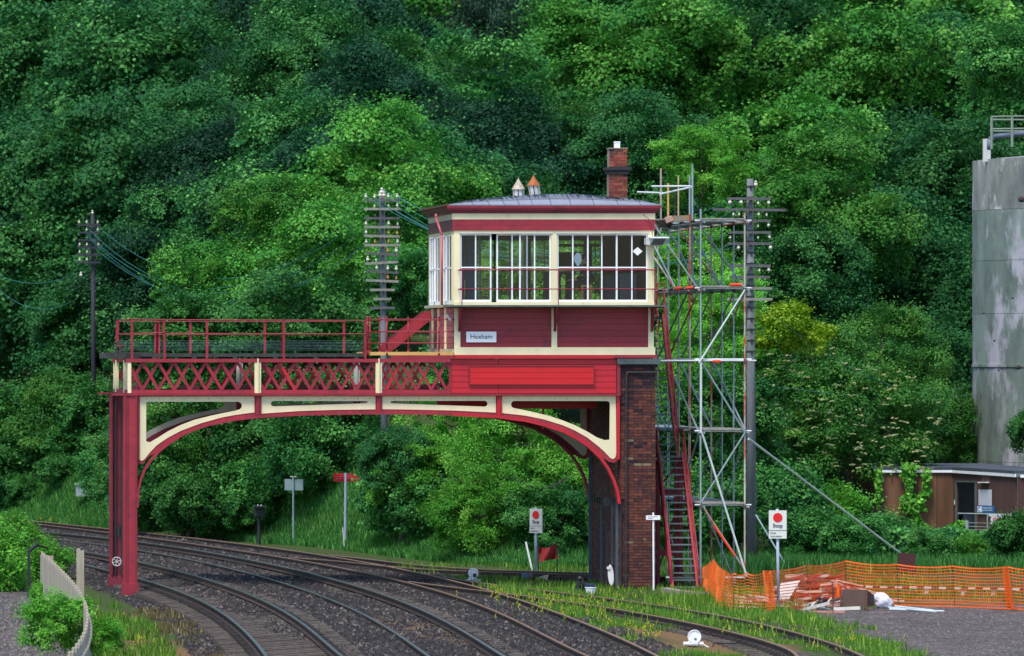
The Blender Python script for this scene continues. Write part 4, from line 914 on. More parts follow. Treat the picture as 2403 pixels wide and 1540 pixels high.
# roof: low arched lead sheets in two tiers
ru = [1050, 1074, 1100, 1140, 1181, 1230, 1275, 1315, 1355, 1400, 1448, 1475, 1503, 1525, 1540, 1551]
rh = [0, 5.5, 10, 15, 19, 22.5, 25.5, 26.5, 26.5, 23, 19, 16.5, 13.5, 10, 5, 0]
def rz(u, f): return fz(480.8) + np.interp(u, ru, rh) / 90 * f
seams = [1052, 1108, 1146, 1181, 1216, 1247, 1291, 1337, 1392, 1448, 1500, 1549]
for tier, (ya, yb, fa, fb, m_) in enumerate([(-.20, .12, 0.0, .50, M_leadl), (.10, .75, .54, 1.0, M_lead)]):
    for s0, s1 in zip(seams[:-1], seams[1:]):
        n_ = 5; V = []; Fc = []
        for i in range(n_ + 1):
            u = s0 + .8 + (s1 - s0 - 1.6) * i / n_
            for (y, f, dz) in ((ya, fa, 0), (yb, fb, 0), (yb, fb, -.03), (ya, fa, -.03)): V.append((fx(u), Y0 + y, rz(u, f) + dz + .006))
        for i in range(n_):
            k = i * 4; Fc += [(k, k+4, k+5, k+1), (k+1, k+5, k+6, k+2), (k+2, k+6, k+7, k+3), (k+3, k+7, k+4, k)]
        Fc += [(0, 1, 2, 3), (n_*4 + 3, n_*4 + 2, n_*4 + 1, n_*4)]
        me = bpy.data.meshes.new('roof_sheet'); me.from_pydata(V, [], Fc); me.materials.append(m_); link_mesh('roof_sheet', me, cabin)
V = []; Fc = []; uu_ = np.linspace(1050, 1551, 40); yy_ = [-.17, .10, .70, 2.6, 4.6, 5.2, 5.42]; ff_ = [-.02, .44, .97, 1.02, .97, .5, 0]
for u in uu_:
    for y, f in zip(yy_, ff_): V.append((fx(u), Y0 + y, rz(u, f) - .012))
ny_ = len(yy_)
for i in range(len(uu_) - 1):
    for j in range(ny_ - 1): Fc.append((i*ny_ + j, (i+1)*ny_ + j, (i+1)*ny_ + j + 1, i*ny_ + j + 1))
me = bpy.data.meshes.new('roof'); me.from_pydata(V, [], Fc); me.materials.append(mat('roof_felt', (.06,.065,.08), .7, .3, 3)); link_mesh('roof', me, cabin)
# dark drips hanging over the tier edge
dr = MB()
for i in range(300):
    u = random.choice([random.uniform(1060, 1180), random.uniform(1140, 1290), random.uniform(1380, 1470), random.uniform(1060, 1540)]); f1 = 1.0; f0 = random.uniform(.62, .95)
    y1 = .75; y0 = .10 + (f0 - .54) / .46 * .65; w = random.uniform(.006, .014)
    p0 = (fx(u), Y0 + y0, rz(u, f0) + .012); p1 = (fx(u), Y0 + y1, rz(u, f1) + .012)
    dr.bar(p1, p0, w * 1.6, .008, (0, -.5, 1))
dr.build('tar_drips', mat('tar', (.012,.012,.016), .4, .1, 3), cabin, label='black tar runs over the upper roof sheets', kind='stuff')
# ventilators
def vent(u, vb_, vt, w, cone_v, lean, rust, lab):
    v = empty('roof_ventilator', (fx(u), Y0 + 2.0, fz(vb_)), lab, 'ventilator', 'roof ventilators', None)
    v.parent = None
    x = fx(u); w2 = w / 90 / 2; L = lean
    bd = MB(); 
    for k in range(8):
        a0 = 2*math.pi*k/8 + .2; p = Vector((x + w2*math.cos(a0), Y0 + 2 + w2*math.sin(a0), fz(vb_))); q = p + Vector((L, 0, (vb_ - vt)/90))
        MB().bar(p, q, .085 if w > 22 else .075, .012, (math.cos(a0), math.sin(a0), 0)).build('slat', M_grey, v)
    bd.tube((x, Y0+2, fz(vb_)), (x + L, Y0+2, fz(vt)), w2 * .8, 10).build('core', M_blk, v)
    MB().tube((x + L, Y0+2, fz(vt + 1)), (x + L, Y0+2, fz(cone_v)), w2 + .045, 14, .012).build('cowl', rust, v)
    MB().tube((x + L, Y0+2, fz(cone_v)), (x + L, Y0+2, fz(cone_v - 5)), .012, 6, .006).build('finial', rust, v)
vent(1242, 459, 439, 25, 415, -.01, mat('cowl_pale_rust', (.42,.36,.28), .7, .15, 6, rgb2=(.30,.10,.03), thr=.54), 'left roof ventilator with pale, lightly rusted cone cap')
vent(1281.5, 458, 430, 25, 407.5, -.05, mat('cowl_rust', (.36,.11,.03), .8, .3, 6, rgb2=(.16,.06,.03), thr=.55), 'right, taller roof ventilator leaning left with orange rusted cone cap')

# bricks
def ramp_obj_mat(name, stops, rough=.85):
    m = bpy.data.materials.new(name); m.use_nodes = True; n = m.node_tree.nodes; l = m.node_tree.links; b = n['Principled BSDF']; b.inputs['Roughness'].default_value = rough
    b.inputs['Specular IOR Level'].default_value = .2
    oi = n.new('ShaderNodeObjectInfo'); r = n.new('ShaderNodeValToRGB'); e = r.color_ramp.elements; r.color_ramp.interpolation = 'CONSTANT'
    while len(e) < len(stops): e.new(.5)
    for i, (p, c) in enumerate(stops): e[i].position = p; e[i].color = (*c, 1)
    l.new(oi.outputs['Random'], r.inputs[0])
    g = n.new('ShaderNodeNewGeometry'); t = n.new('ShaderNodeTexNoise'); t.inputs['Scale'].default_value = 7; t.inputs['Detail'].default_value = 8; l.new(g.outputs['Position'], t.inputs[0])
    mr = n.new('ShaderNodeMapRange'); mr.inputs[1].default_value = .3; mr.inputs[2].default_value = .7; mr.inputs[3].default_value = .72; mr.inputs[4].default_value = 1.25; l.new(t.outputs[0], mr.inputs[0])
    hs = n.new('ShaderNodeHueSaturation'); l.new(mr.outputs[0], hs.inputs['Value']); l.new(r.outputs[0], hs.inputs['Color']); l.new(hs.outputs[0], b.inputs['Base Color']); return m
BS = [(0, (.065,.028,.026)), (.12, (.10,.035,.028)), (.30, (.125,.040,.029)), (.52, (.15,.047,.032)), (.76, (.18,.058,.036)), (.93, (.08,.030,.028)), (.982, (.22,.16,.09))]
M_brick = ramp_obj_mat('brick', BS); M_bsoot = ramp_obj_mat('brick_sooty', [(0, (.030,.018,.022)), (.3, (.05,.025,.028)), (.65, (.085,.032,.030)), (.85, (.13,.045,.034))])
M_bchim = ramp_obj_mat('brick_chimney', [(0, (.17,.035,.026)), (.35, (.25,.05,.034)), (.75, (.33,.075,.045)), (.92, (.12,.04,.03))])
M_bst = tint_mat('brick_mass', [(p, c) for p, c in BS], .85)
M_mort = mat('mortar', (.045, .040, .046), .95, .35, 5); M_mortc = mat('mortar_pale', (.26, .22, .17), .95, .2, 6)
def bmesh_brick(w, h, d, m):
    return MB().box(-w/2, w/2, 0, d, -h/2, h/2).mesh('brick', m)
# ------------------------------------------------------------------ chimney on the cabin roof
chim = empty('chimney_stack', (fx(1470), Y0 + 1.6, fz(460)), 'red brick chimney stack with sooty projecting band and white pot on the cabin roof', 'chimney')
def brickface(parent, u0, u1, v0, v1, y, bw, ch, mfun, limit=999, depth=.1, joint=.017):
    """courses of bricks on a face; returns bricks beyond the limit as boxes"""
    x0, x1 = fx(u0), fx(u1); z0, z1 = fz(v1), fz(v0); rows = max(1, round((z1 - z0) / ch)); ch = (z1 - z0) / rows; rest = []; cnt = 0
    cache = {}
    order = list(range(rows))[::-1]
    for r in order:
        z = z0 + (r + .5) * ch; header = (r % 4 == 0); w = bw / 2 if header else bw; x = x0 - (w / 2 if r % 2 else 0)
        while x < x1 - .01:
            a, b2 = max(x, x0), min(x + w, x1)
            if b2 - a > .03:
                q = round(b2 - a - joint, 3); m_ = mfun(r / rows, (a + b2) / 2)
                if cnt < limit:
                    key = (q, m_.name)
                    if key not in cache: cache[key] = bmesh_brick(q, ch - joint, depth, m_)
                    link_mesh('brick', cache[key], parent, ((a + b2) / 2, y + random.uniform(-.004, .004), z)); cnt += 1
                else: rest.append((a + joint/2, b2 - joint/2, z - (ch - joint)/2, z + (ch - joint)/2))
            x += w
    return rest
cy = Y0 + 1.35
for (u0, u1, v0, v1) in ((1448, 1492, 405, 459.5), (1449, 1491.5, 345.5, 388)):
    brickface(chim, u0, u1, v0, v1, cy, .235, .078, lambda t, x: M_bchim if t < .78 or random.random() < .4 else M_bsoot)
    MB().box(fx(u0) + .012, fx(u1) - .012, cy + .018, cy + .5, fz(v1) - (.3 if v1 > 450 else 0), fz(v0)).build('core', M_mortc, chim)
MB().box(fx(1441), fx(1500), cy - .07, cy + .57, fz(395.5), fz(388.5)).build('band', M_blk, chim); MB().box(fx(1445), fx(1496), cy - .035, cy + .53, fz(404.6), fz(395.8)).build('band', mat('soot', (.028,.024,.03), .95, .3, 5), chim)
MB().box(fx(1448), fx(1492.5), cy - .01, cy + .51, fz(345.2), fz(342.8)).build('flaunching', M_mortc, chim)
b = MB(); b.box(fx(1463), fx(1476), cy + .16, cy + .31, fz(342.6), fz(327.5)); b.box(fx(1462), fx(1477), cy + .15, cy + .32, fz(330), fz(328)); b.build('pot', M_white, chim)
# ------------------------------------------------------------------ brick pier
pier = empty('brick_pier', (fx(1497), Y0 + 2.6, 0), 'tall sooty red brick pier under the right end of the cabin', 'pier')
def pm(t, x):
    if t > .90: return M_bsoot if random.random() < .85 else M_brick
    if x < fx(1470): return M_bsoot if random.random() < .25 else M_brick
    if t < .10: return M_bsoot if random.random() < .6 else M_brick
    return M_brick if random.random() < .92 else M_bsoot
rest = brickface(pier, 1455.5, 1539, 862, 1382, Y0 + .02, .235, .078, pm, 290)
V = []; Fc = []; TI = []
def addbox(x0, x1, y0, y1, z0, z1, t):
    i = len(V); V.extend([(x0,y0,z0),(x1,y0,z0),(x1,y1,z0),(x0,y1,z0),(x0,y0,z1),(x1,y0,z1),(x1,y1,z1),(x0,y1,z1)])
    Fc.extend([(i+a, i+b_, i+c, i+d) for a, b_, c, d in [(0,3,2,1),(4,5,6,7),(0,1,5,4),(1,2,6,5),(2,3,7,6),(3,0,4,7)]]); TI.extend([t]*8)
for (a, b2, z0, z1) in rest: addbox(a, b2, Y0 + .02 + random.uniform(-.004, .004), Y0 + .12, z0, z1, random.random())
xs = fx(1455.5)
for r in range(75):                                    # courses of the left flank
    z = .02 + r * .077; y = Y0 + .14 - (.12 if r % 2 else 0)
    while y < Y0 + 5.15: addbox(xs - .012 + random.uniform(-.004, .004), xs + .1, max(y, Y0 + .125), min(y + .225, Y0 + 5.19), z, z + .062, random.choice([.05, .1, .2, .3, .95])); y += .235
link_mesh('brickwork', np_mesh('brickwork', V, Fc, M_bst, {'tint': TI}), pier, kind='stuff')
MB().box(xs + .012, fx(1539) - .005, Y0 + .034, Y0 + 5.2, -.3, fz(862)).build('core', M_mort, pier)
M_cap = mat('cap_stone', (.075, .10, .10), .85, .3, 4)
MB().box(fx(1447), fx(1549), Y0 - .10, Y0 + 5.3, fz(855), fz(842.4)).build('cap_stone', M_cap, pier); MB().box(fx(1453), fx(1542), Y0 - .03, Y0 + 5.24, fz(862), fz(855.2)).build('cap_corbel', M_bsoot, pier)
MB().path([(fx(1540), Y0 - .035, fz(874)), (fx(1474), Y0 - .035, fz(874)), (fx(1470), Y0 - .035, fz(877)), (fx(1469.8), Y0 - .035, fz(1378))], .024, 6).build('conduit', M_blk, pier)
for u in (1457,): MB().tube((fx(u), Y0 - .02, .1), (fx(u), Y0 - .02, fz(1180)), .03, 8).build('guard_pipe', M_blk, pier)
# iron posts and rods below the cabin, beside the pier
ip = empty('locking_rods', (fx(1420), Y0 + 3, 0), 'dark iron posts and signal rods descending beside the left flank of the pier', 'rods')
M_ipb = mat('iron_blue_grey', (.07, .10, .13), .6, .2, 3)
for (u, yy, v0, r) in ((1385, 4.95, 1075, .042), (1413, 3.0, 1180, .045), (1424, 2.2, 1010, .010), (1449, .3, 1180, .045), (1437, 1.2, 1180, .03)):
    b = MB(); p = (P(u, 0, Y0 + yy).x, Y0 + yy); b.box(p[0] - r, p[0] + r, p[1] - r, p[1] + r, 0, fz(v0)); b.build('iron_post', M_ipb, ip)
for k in range(5): MB().box(P(1454, 0, Y0 + .45 + k*1.0).x - .42 - .07*k, fx(1454), Y0 + .4 + k*1.0, Y0 + .5 + k*1.0, fz(1188), fz(1176) + random.uniform(0, .1)).build('tie_bar', M_blk, ip)
# ------------------------------------------------------------------ staircase
st = empty('staircase', (26.1, 159.8, 0), 'steep maroon iron staircase with open treads climbing beside the brick pier', 'staircase')
XL, XR = 25.82, 26.46; yb, ym, ym2, yt = 159.7, 162.1, 162.9, 165.3; zm, zt = 3.43, 7.15
def stringer(x, a, b2): MB().bar((x, a[0], a[1]), (x, b2[0], b2[1]), .055, .22, (0, -1, 1)).build('stringer', M_mar, st)
for x in (XL, XR): stringer(x, (yb, 0), (ym, zm + .05)); stringer(x, (ym2, zm - .05), (yt, zt))
M_tread = mat('tread_steel', (.115, .15, .15), .55, .3, 5)
for i in range(19):
    t = (i + .4) / 19; MB().box(XL + .03, XR - .03, yb + (ym-yb)*t - .10, yb + (ym-yb)*t + .12, zm*t - .015, zm*t + .018).build('tread', M_tread, st)
for i in range(19):
    t = (i + .6) / 19; MB().box(XL + .03, XR - .03, ym2 + (yt-ym2)*t - .10, ym2 + (yt-ym2)*t + .12, zm + (zt-zm)*t - .015, zm + (zt-zm)*t + .018).build('tread', M_tread, st)
MB().box(XL - .02, XR + .1, ym - .05, ym2 + .05, zm - .02, zm + .02).build('landing', M_tread, st)
MB().box(XL - .6, XR + .05, yt, yt + 1.2, zt - .04, zt).build('landing', M_timber, st)
for x in (XL - .03, XR + .03):
    for (a, b2) in (((yb, 0), (ym, zm)), ((ym2, zm), (yt, zt))):
        for q in range(5):
            t = q / 4; p = (x, a[0] + (b2[0]-a[0])*t, a[1] + (b2[1]-a[1])*t); MB().tube(p, (p[0], p[1] - .02, p[2] + .78), .018, 6).build('baluster', M_mar, st)
        for hh in (.78, .42): MB().tube((x, a[0], a[1] + hh), (x, b2[0], b2[1] + hh), .018, 6).build('handrail', M_mar, st)
MB().box(XL - .09, XL + .0, ym + .02, ym + .04, zm + .55 - .65, zm - .02).build('notice_plate', M_white, st)
for hh in (.9, .55): MB().path([(XR + .04, yt, zt + hh), (XR + .04, yt + 1.2, zt + hh), (XL - .6, yt + 1.2, zt + hh)], .016, 6).build('handrail', M_mar, st)
for (x, y) in ((XR + .04, yt), (XR + .04, yt + 1.2), (XL - .1, yt + 1.2)): MB().tube((x, y, zt), (x, y, zt + .9), .018, 6).build('baluster', M_mar, st)
# trestle under the landing
for x in (XL + .02, XR - .02):
    for y in (162.2, 162.95): MB().box(x - .05, x + .05, y - .05, y + .05, -.1, zm - .03).build('trestle_leg', M_mard, st)
for z in (.9, 2.5):
    MB().box(XL - .28, XR + .02, 162.1, 162.15, z - .09, z + .09).build('trestle_rail', M_mard, st)
MB().bar((XL, 162.3, .3), (XR, 162.3, 2.4), .05, .03).build('trestle_brace', M_mard, st); MB().bar((XR, 162.35, .3), (XL, 162.35, 2.4), .05, .03).build('trestle_brace', M_mard, st)
MB().bar((XL, 162.2, 2.6), (XR, 162.2, 3.3), .05, .03).build('trestle_brace', M_mard, st)
for z in np.arange(.8, 3.3, .8): MB().box(XL - .28, XL - .2, 162.1, 162.16, 0, zm).build('trestle_leg', M_mard, st); break
# ------------------------------------------------------------------ scaffold
sc = empty('scaffold_tower', (27.2, 166, 0), 'tall tube scaffold with board lifts standing to the right of the staircase', 'scaffold')
M_galv = mat('scaffold_tube_galvanised', (.26, .34, .34), .45, .25, 1.2, metal=.3, rgb2=(.36, .07, .05), thr=.66)
M_galw = mat('scaffold_tube_bright', (.62, .66, .64), .4, .15, 1.2, metal=.2)
M_galr = mat('scaffold_tube_ruddy', (.40, .36, .30), .5, .25, 1.0, rgb2=(.42, .05, .03), thr=.52)
M_orp = mat('scaffold_paint_orange', (.75, .06, .015), .5, .15, 3)
M_board = mat('scaffold_board', (.30, .28, .24), .85, .25, 4)
sxl, sxr = 26.62, 27.77; sy = [160.1, 161.8, 163.6, 165.3, 167.1, 168.9, 170.7, 172.5]; LZ = [.31, 2.16, 4.09, 5.96, 7.82, 9.58]
cp = MB()
def tb_(a, b2, m=M_galv, r=.0242): MB().tube(a, b2, r, 8).build('scaffold_tube', m, sc)
def cpl(p): cp.box(p[0]-.045, p[0]+.045, p[1]-.045, p[1]+.045, p[2]-.05, p[2]+.05)
for j, x in enumerate((sxl, sxr)):
    for i, y in enumerate(sy):
        top = LZ[5] + (.15 if j else .25) + (.0 if i else .1); m_ = [M_galv, M_galr, M_galv][(i + j) % 3]
        zb = tz(x, y) - .02
        if j == 1 and i == 0: m_ = M_galr
        tb_((x, y, .28 if (j == 1 and i == 0) else zb), (x, y, top), m_)
tb_((sxl, 160.05, LZ[2]), (sxl, 160.05, LZ[3] - .05), M_galw, .03)
for zi, z in enumerate(LZ[1:], 1):
    for x in (sxl, sxr):
        tb_((x + .05, sy[0] - .3, z), (x + .05, sy[-1] + .3, z), M_galr if (zi % 2 and x == sxr) else M_galv)
        for y in sy: cpl((x + .02, y, z))
    for y in sy: tb_((sxl - .15, y + .05, z + .045), (sxr + .18, y + .05, z + .045), M_galw if y == sy[0] else M_galv)
tb_((sxl - .9, 160.15, LZ[0]), (sxr, 160.15, LZ[0]), M_galw)
tb_((sxl - 1.05, 160.12, LZ[3] + .01), (sxr + .3, 160.12, LZ[3] + .01), M_galw)
for z, ya, yz in ((LZ[5] + .075, sy[0] - .05, sy[-1] + .2), (LZ[4] + .075, sy[0] - .05, sy[-1] + .2), (LZ[2] + .075, sy[0] - .05, sy[2]), (LZ[1] + .075, sy[0] - .05, sy[3])):
    for k in range(5):
        x = sxl + .01 + k * .228; y = ya
        while y < yz - .5:
            e = min(y + 3.9, yz); MB().box(x, x + .215, y + random.uniform(0, .06), e, z, z + .036).build('scaffold_board', M_board, sc); y = e + .01
# zigzag on the front frame
fr = sy[0] - .04
for a, b2, m_ in (((sxr, fr, LZ[4]), (sxl - .05, fr, LZ[3] - .05), M_galw), ((sxl, fr, LZ[3]), (sxr, fr, LZ[2]), M_galv), ((sxr, fr, LZ[2]), (sxl, fr, LZ[1] + .1), M_galv), ((sxl + .05, fr, LZ[1]), (sxr + .05, fr, .42), M_galr)): tb_(a, b2, m_)
tb_((sxl + .34, fr - .03, LZ[1] - .5), (sxl + .88, fr - .03, LZ[1] - 1.28), M_orp, .03)
tb_((sxl + .02, fr - .06, LZ[2]), (sxr + .03, fr - .06, .35), M_galw, .028)
# long braces in the rows
for x in (sxl - .04, sxr + .04):
    for (i0, i1) in ((4, 0), (6, 2), (7, 4), (5, 2)):
        tb_((x, sy[i0], LZ[5]), (x, sy[i1] + .05, LZ[4]), M_galr if i0 == 6 else M_galv)
    for (i0, i1) in ((0, 3), (3, 6), (1, 4)): tb_((x, sy[i0], LZ[4]), (x, sy[i1], LZ[3]), M_galv if i0 else M_galr)
    for (i0, i1) in ((3, 0), (6, 3)): tb_((x, sy[i0], LZ[3]), (x, sy[i1], LZ[2]))
    for (i0, i1) in ((0, 2), (2, 5)): tb_((x, sy[i0], LZ[2]), (x, sy[i1], LZ[1]))
    tb_((x, sy[4], LZ[1]), (x, sy[1], .1), M_galr)
for (a, b2) in (((sxl + .3, fr - .07, LZ[3] - .01), (sxl + .5, fr - .07, LZ[3] - .01)), ((sxl + .75, 160, LZ[4] + .13), (sxl + 1.05, 160, LZ[4] + .13))): tb_(a, b2, M_orp, .04)
for x, z in ((sxl - .25, LZ[4] + .05), (sxl - .55, LZ[4] + .04)): tb_((x, 161, z), (x + .2, 161, z + .02), M_orp, .04)
# raking shore to the ground
rk = P(1757, 1030, 160.0); gr = G(2038, 1316); tb_(rk, (gr.x, gr.y - 8, tz(gr.x, gr.y - 8)), M_galw, .03)
a = P(1774, 1209, 176); b2 = P(1852, 1334, 174); tb_(a, (b2.x, b2.y, tz(b2.x, b2.y)), M_galv)
# top cage beside the roof
for (u, v0, v1, m_, r) in ((1551, 395, 545, M_galr, .026), (1625, 386, 700, M_galv, .026), (1618.5, 413, 560, M_galv, .024), (1592, 412, 540, mat('tube_sandy', (.40,.33,.16), .6, .2, 3), .022), (1568, 430, 520, M_newt, .028), (1584, 440, 515, M_timber, .02)):
    tb_(P(u, v1, 166 + (u % 3)), P(u, v0, 166 + (u % 3)), m_, r)
tb_(P(1529, 437.5, 165.7), P(1621, 437, 165.7), M_galw); tb_(P(1495, 451, 166.5), P(1556, 453, 166.5), M_galw); tb_(P(1548, 456, 165.4), P(1624, 439, 166.4), M_galw)
for k in range(6): MB().bar(P(1536 + k*2, 516 + k*3.5, 165 + .1*k), P(1566 + k*7, 515 + k*2.6, 165.2 + .1*k), .04, .22, (0,1,0)).build('scaffold_board', M_board, sc)
MB().bar(P(1560, 519, 165), P(1577, 512, 165), .14, .3, (0,1,0)).build('stacked_sheet', mat('plywood_pink', (.42,.27,.20), .8, .15, 4), sc)
MB().bar(P(1578, 514, 165), P(1619, 513, 165), .17, .3, (0,1,0)).build('stacked_sheet', mat('plywood_brown', (.26,.18,.11), .8, .15, 4), sc)
cp.build('couplers', mat('coupler_iron', (.09,.075,.07), .7, .3, 6), sc, kind='stuff')
# ------------------------------------------------------------------ outside of the cabin: window rails and lamp
wr = empty('window_rail', (fx(1300), Y0 - .5, fz(660)), 'two maroon guard rails running across the cabin windows above the ledge', 'railing')
for v in (634, 679):
    MB().tube((fx(1072), Y0 - .48, fz(v)), (fx(1531), Y0 - .48, fz(v)), .017 if v < 650 else .013, 8).build('rail', M_mar, wr)
    for u in (1075, 1529): MB().ball((fx(u), Y0 - .48, fz(v)), .035, 8, 5).build('knuckle', M_mar, wr)
    for u in (1075, 1529): MB().tube((fx(u), Y0 - .48, fz(v)), (fx(u), Y0 - .02, fz(v)), .012, 6).build('stay', M_mar, wr)
for u in (1078.7, 1304.5, 1531): MB().tube((fx(u), Y0 - .48, fz(634)), (fx(u), Y0 - .48, fz(718)), .013, 6).build('upright', M_mar, wr)
fl = empty('floodlight', (fx(1530), Y0 - .3, fz(567)), 'pale boxy floodlight on the right corner of the cabin, tilted down', 'lamp')
b = MB(); x0, x1, xa, xb = fx(1511), fx(1560.5), fx(1516), fx(1549)
b.quad8([(xa, Y0-.55, fz(577)), (xb, Y0-.55, fz(577)), (xb, Y0-.1, fz(577)), (xa, Y0-.1, fz(577)), (x0+.08, Y0-.62, fz(560.5)), (x1-.01, Y0-.62, fz(560.5)), (x1-.01, Y0-.05, fz(560.5)), (x0+.08, Y0-.05, fz(560.5))])
b.build('housing', M_grey, fl); MB().box(x0 + .06, x1, Y0 - .66, Y0 - .03, fz(560.3), fz(557)).build('top_plate', M_white, fl)
b = MB(); b.quad8([(xa+.03, Y0-.565, fz(576)), (xb-.02, Y0-.565, fz(576)), (xb-.02, Y0-.555, fz(576)), (xa+.03, Y0-.555, fz(576)), (x0+.17, Y0-.63, fz(562)), (x1-.07, Y0-.63, fz(562)), (x1-.07, Y0-.62, fz(562)), (x0+.17, Y0-.62, fz(562))])
b.build('lamp_glass', mat('lamp_glass', (.08,.10,.09), .2, .1, 5), fl)
MB().box(x0, x0 + .12, Y0 - .4, Y0 - .04, fz(575), fz(559)).build('bracket', M_grey, fl)
MB().path([(fx(1507), Y0 - .1, fz(503)), (fx(1520), Y0 - .12, fz(514)), (fx(1528), Y0 - .1, fz(530)), (fx(1530), Y0 - .1, fz(556))], .008, 5).build('cable', M_mard, fl)
# ------------------------------------------------------------------ inside the cabin
def thing1(name, mb, m, lab, cat, smooth=False, group=None):
    o = mb.build(name, m, None, smooth); o['label'] = lab; o['category'] = cat
    if group: o['group'] = group
    return o
cb = empty('locker', (fx(1119), Y0 + 1.9, 7.35), 'tall blue grey locker just behind the leftmost cabin window', 'locker')
MB().fbox(1096, 1112, 552, 727, 1.6, 2.2).build('body', M_cab, cb); MB().fbox(1112.6, 1139, 552, 727, 1.58, 2.2).build('door', M_cab, cb)
for u in (1091.5, 1141): MB().fbox(u, u + 3.6, 550, 727, 1.5, 1.56).build('perforated_upright', M_rear, cb)
thing1('broom', MB().tube((fx(1104), Y0 + 1.3, 7.36), (fx(1107), Y0 + 1.4, 8.1), .012, 6).box(fx(1101), fx(1108), Y0 + 1.25, Y0 + 1.35, 7.34, 7.5), M_newt, 'yellow brown broom leaning behind the leftmost cabin window', 'broom')
cb2 = empty('cupboard', (fx(1484), Y0 + 2.2, 7.35), 'blue grey cupboard low behind the rightmost cabin window', 'cupboard')
MB().fbox(1450, 1482.5, 642, 727, 2.0, 2.7).build('door', M_cab, cb2); MB().fbox(1483, 1522, 640, 727, 2.0, 2.7).build('door', mat('cabinet_grey', (.10,.15,.21), .6, .1, 2), cb2)
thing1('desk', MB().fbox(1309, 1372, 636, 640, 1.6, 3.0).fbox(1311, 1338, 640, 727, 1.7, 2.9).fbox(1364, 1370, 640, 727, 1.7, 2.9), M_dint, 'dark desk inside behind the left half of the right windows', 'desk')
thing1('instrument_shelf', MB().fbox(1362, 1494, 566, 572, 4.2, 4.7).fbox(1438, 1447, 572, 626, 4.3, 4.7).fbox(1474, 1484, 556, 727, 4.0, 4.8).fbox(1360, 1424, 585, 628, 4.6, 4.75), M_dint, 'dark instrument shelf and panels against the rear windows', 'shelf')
# flat pale blue oval behind the right windows
ov = MB(); pts = [(1362 + 9.6*math.cos(a) * (1 if math.sin(a) < 0 else (1 - .45*math.sin(a))), 608.5 + 16*math.sin(a)) for a in np.linspace(0, 2*math.pi, 25)[:-1]]
pts = [(min(u, 1370), v) for u, v in pts]; ov.prism([(fx(u), fz(v)) for u, v in pts][::-1], Y0 + .42, Y0 + .45)
thing1('pale_oval', ov, mat('pale_blue_oval', (.72,.85,.90), .5, .03, 2), 'pale blue oval beside the seated man, behind the right windows', 'board')
MBd = MB(); c = (fx(1496.5), fz(590)); w = .13; MBd.prism([(c[0]-w, c[1]), (c[0], c[1]-w*.85), (c[0]+w, c[1]), (c[0], c[1]+w*.85)], Y0 + .028, Y0 + .034)
thing1('diamond_notice', MBd, M_white, 'small white diamond notice stuck inside the rightmost window', 'notice')
sto = empty('stool', (fx(1384), Y0 + 1.5, 7.36), 'wooden stool with light brown legs behind the right windows', 'stool')
MB().fbox(1373, 1398, 668.5, 672.5, .64, 1.06).build('seat', M_newt, sto)
for (u, y) in ((1374, .66), (1394, .66), (1374, 1.0), (1394, 1.0)): MB().bar((fx(u + 1.5), Y0 + y, fz(672)), (fx(u + (0 if u < 1380 else 4)), Y0 + y, 7.36), .04, .04).build('leg', M_newt, sto)
# the signalman: seen from the side and behind, seated, hands on the desk
def skinned(name, verts, edges, rad, m, parent, sub=2, root=0):
    me = bpy.data.meshes.new(name); me.from_pydata([tuple(v) for v in verts], edges, []); o = bpy.data.objects.new(name, me); COL.objects.link(o)
    md = o.modifiers.new('s', 'SKIN'); md.use_smooth_shade = True
    for i, s in enumerate(me.skin_vertices[0].data): s.radius = rad[i] if isinstance(rad[i], tuple) else (rad[i], rad[i]); s.use_root = (i == root)
    sb = o.modifiers.new('d', 'SUBSURF'); sb.levels = sb.render_levels = sub
    nm = bpy.data.meshes.new_from_object(o.evaluated_get(bpy.context.evaluated_depsgraph_get())); bpy.data.objects.remove(o); bpy.data.meshes.remove(me)
    nm.name = name; nm.materials.clear(); nm.materials.append(m); return nm
sk = mat('skin', (.42,.24,.17), .5, .05, 6); jk = mat('jacket_dark', (.018,.018,.022), .8, .15, 5); tr = mat('trousers_navy', (.02,.024,.04), .85, .15, 5); hr = mat('hair_dark', (.02,.014,.010), .6, .2, 20)
px, py, pz = fx(1386), Y0 + .85, 7.97      # hip point on the stool; faces left (-x)
pe = empty('person', (px, py, 7.36), 'seated man in a dark jacket facing left behind the right cabin windows', 'person')
J = {'pel': (0,0,.06), 'wai': (-.01,0,.22), 'che': (.0,0,.40), 'neb': (-.02,0,.52), 'nec': (-.035,0,.58), 'hea': (-.05,0,.67), 'top': (-.045,0,.755)}
names = list(J); vs_ = [Vector(J[k]) for k in names]; ed = [(i, i+1) for i in range(6)]; rd = [(.13,.17), (.115,.145), (.12,.17), (.085,.11), .055, (.085,.072), (.062,.058)]
def addv(p, r, to): vs_.append(Vector(p)); rd.append(r); ed.append((to, len(vs_)-1)); return len(vs_)-1
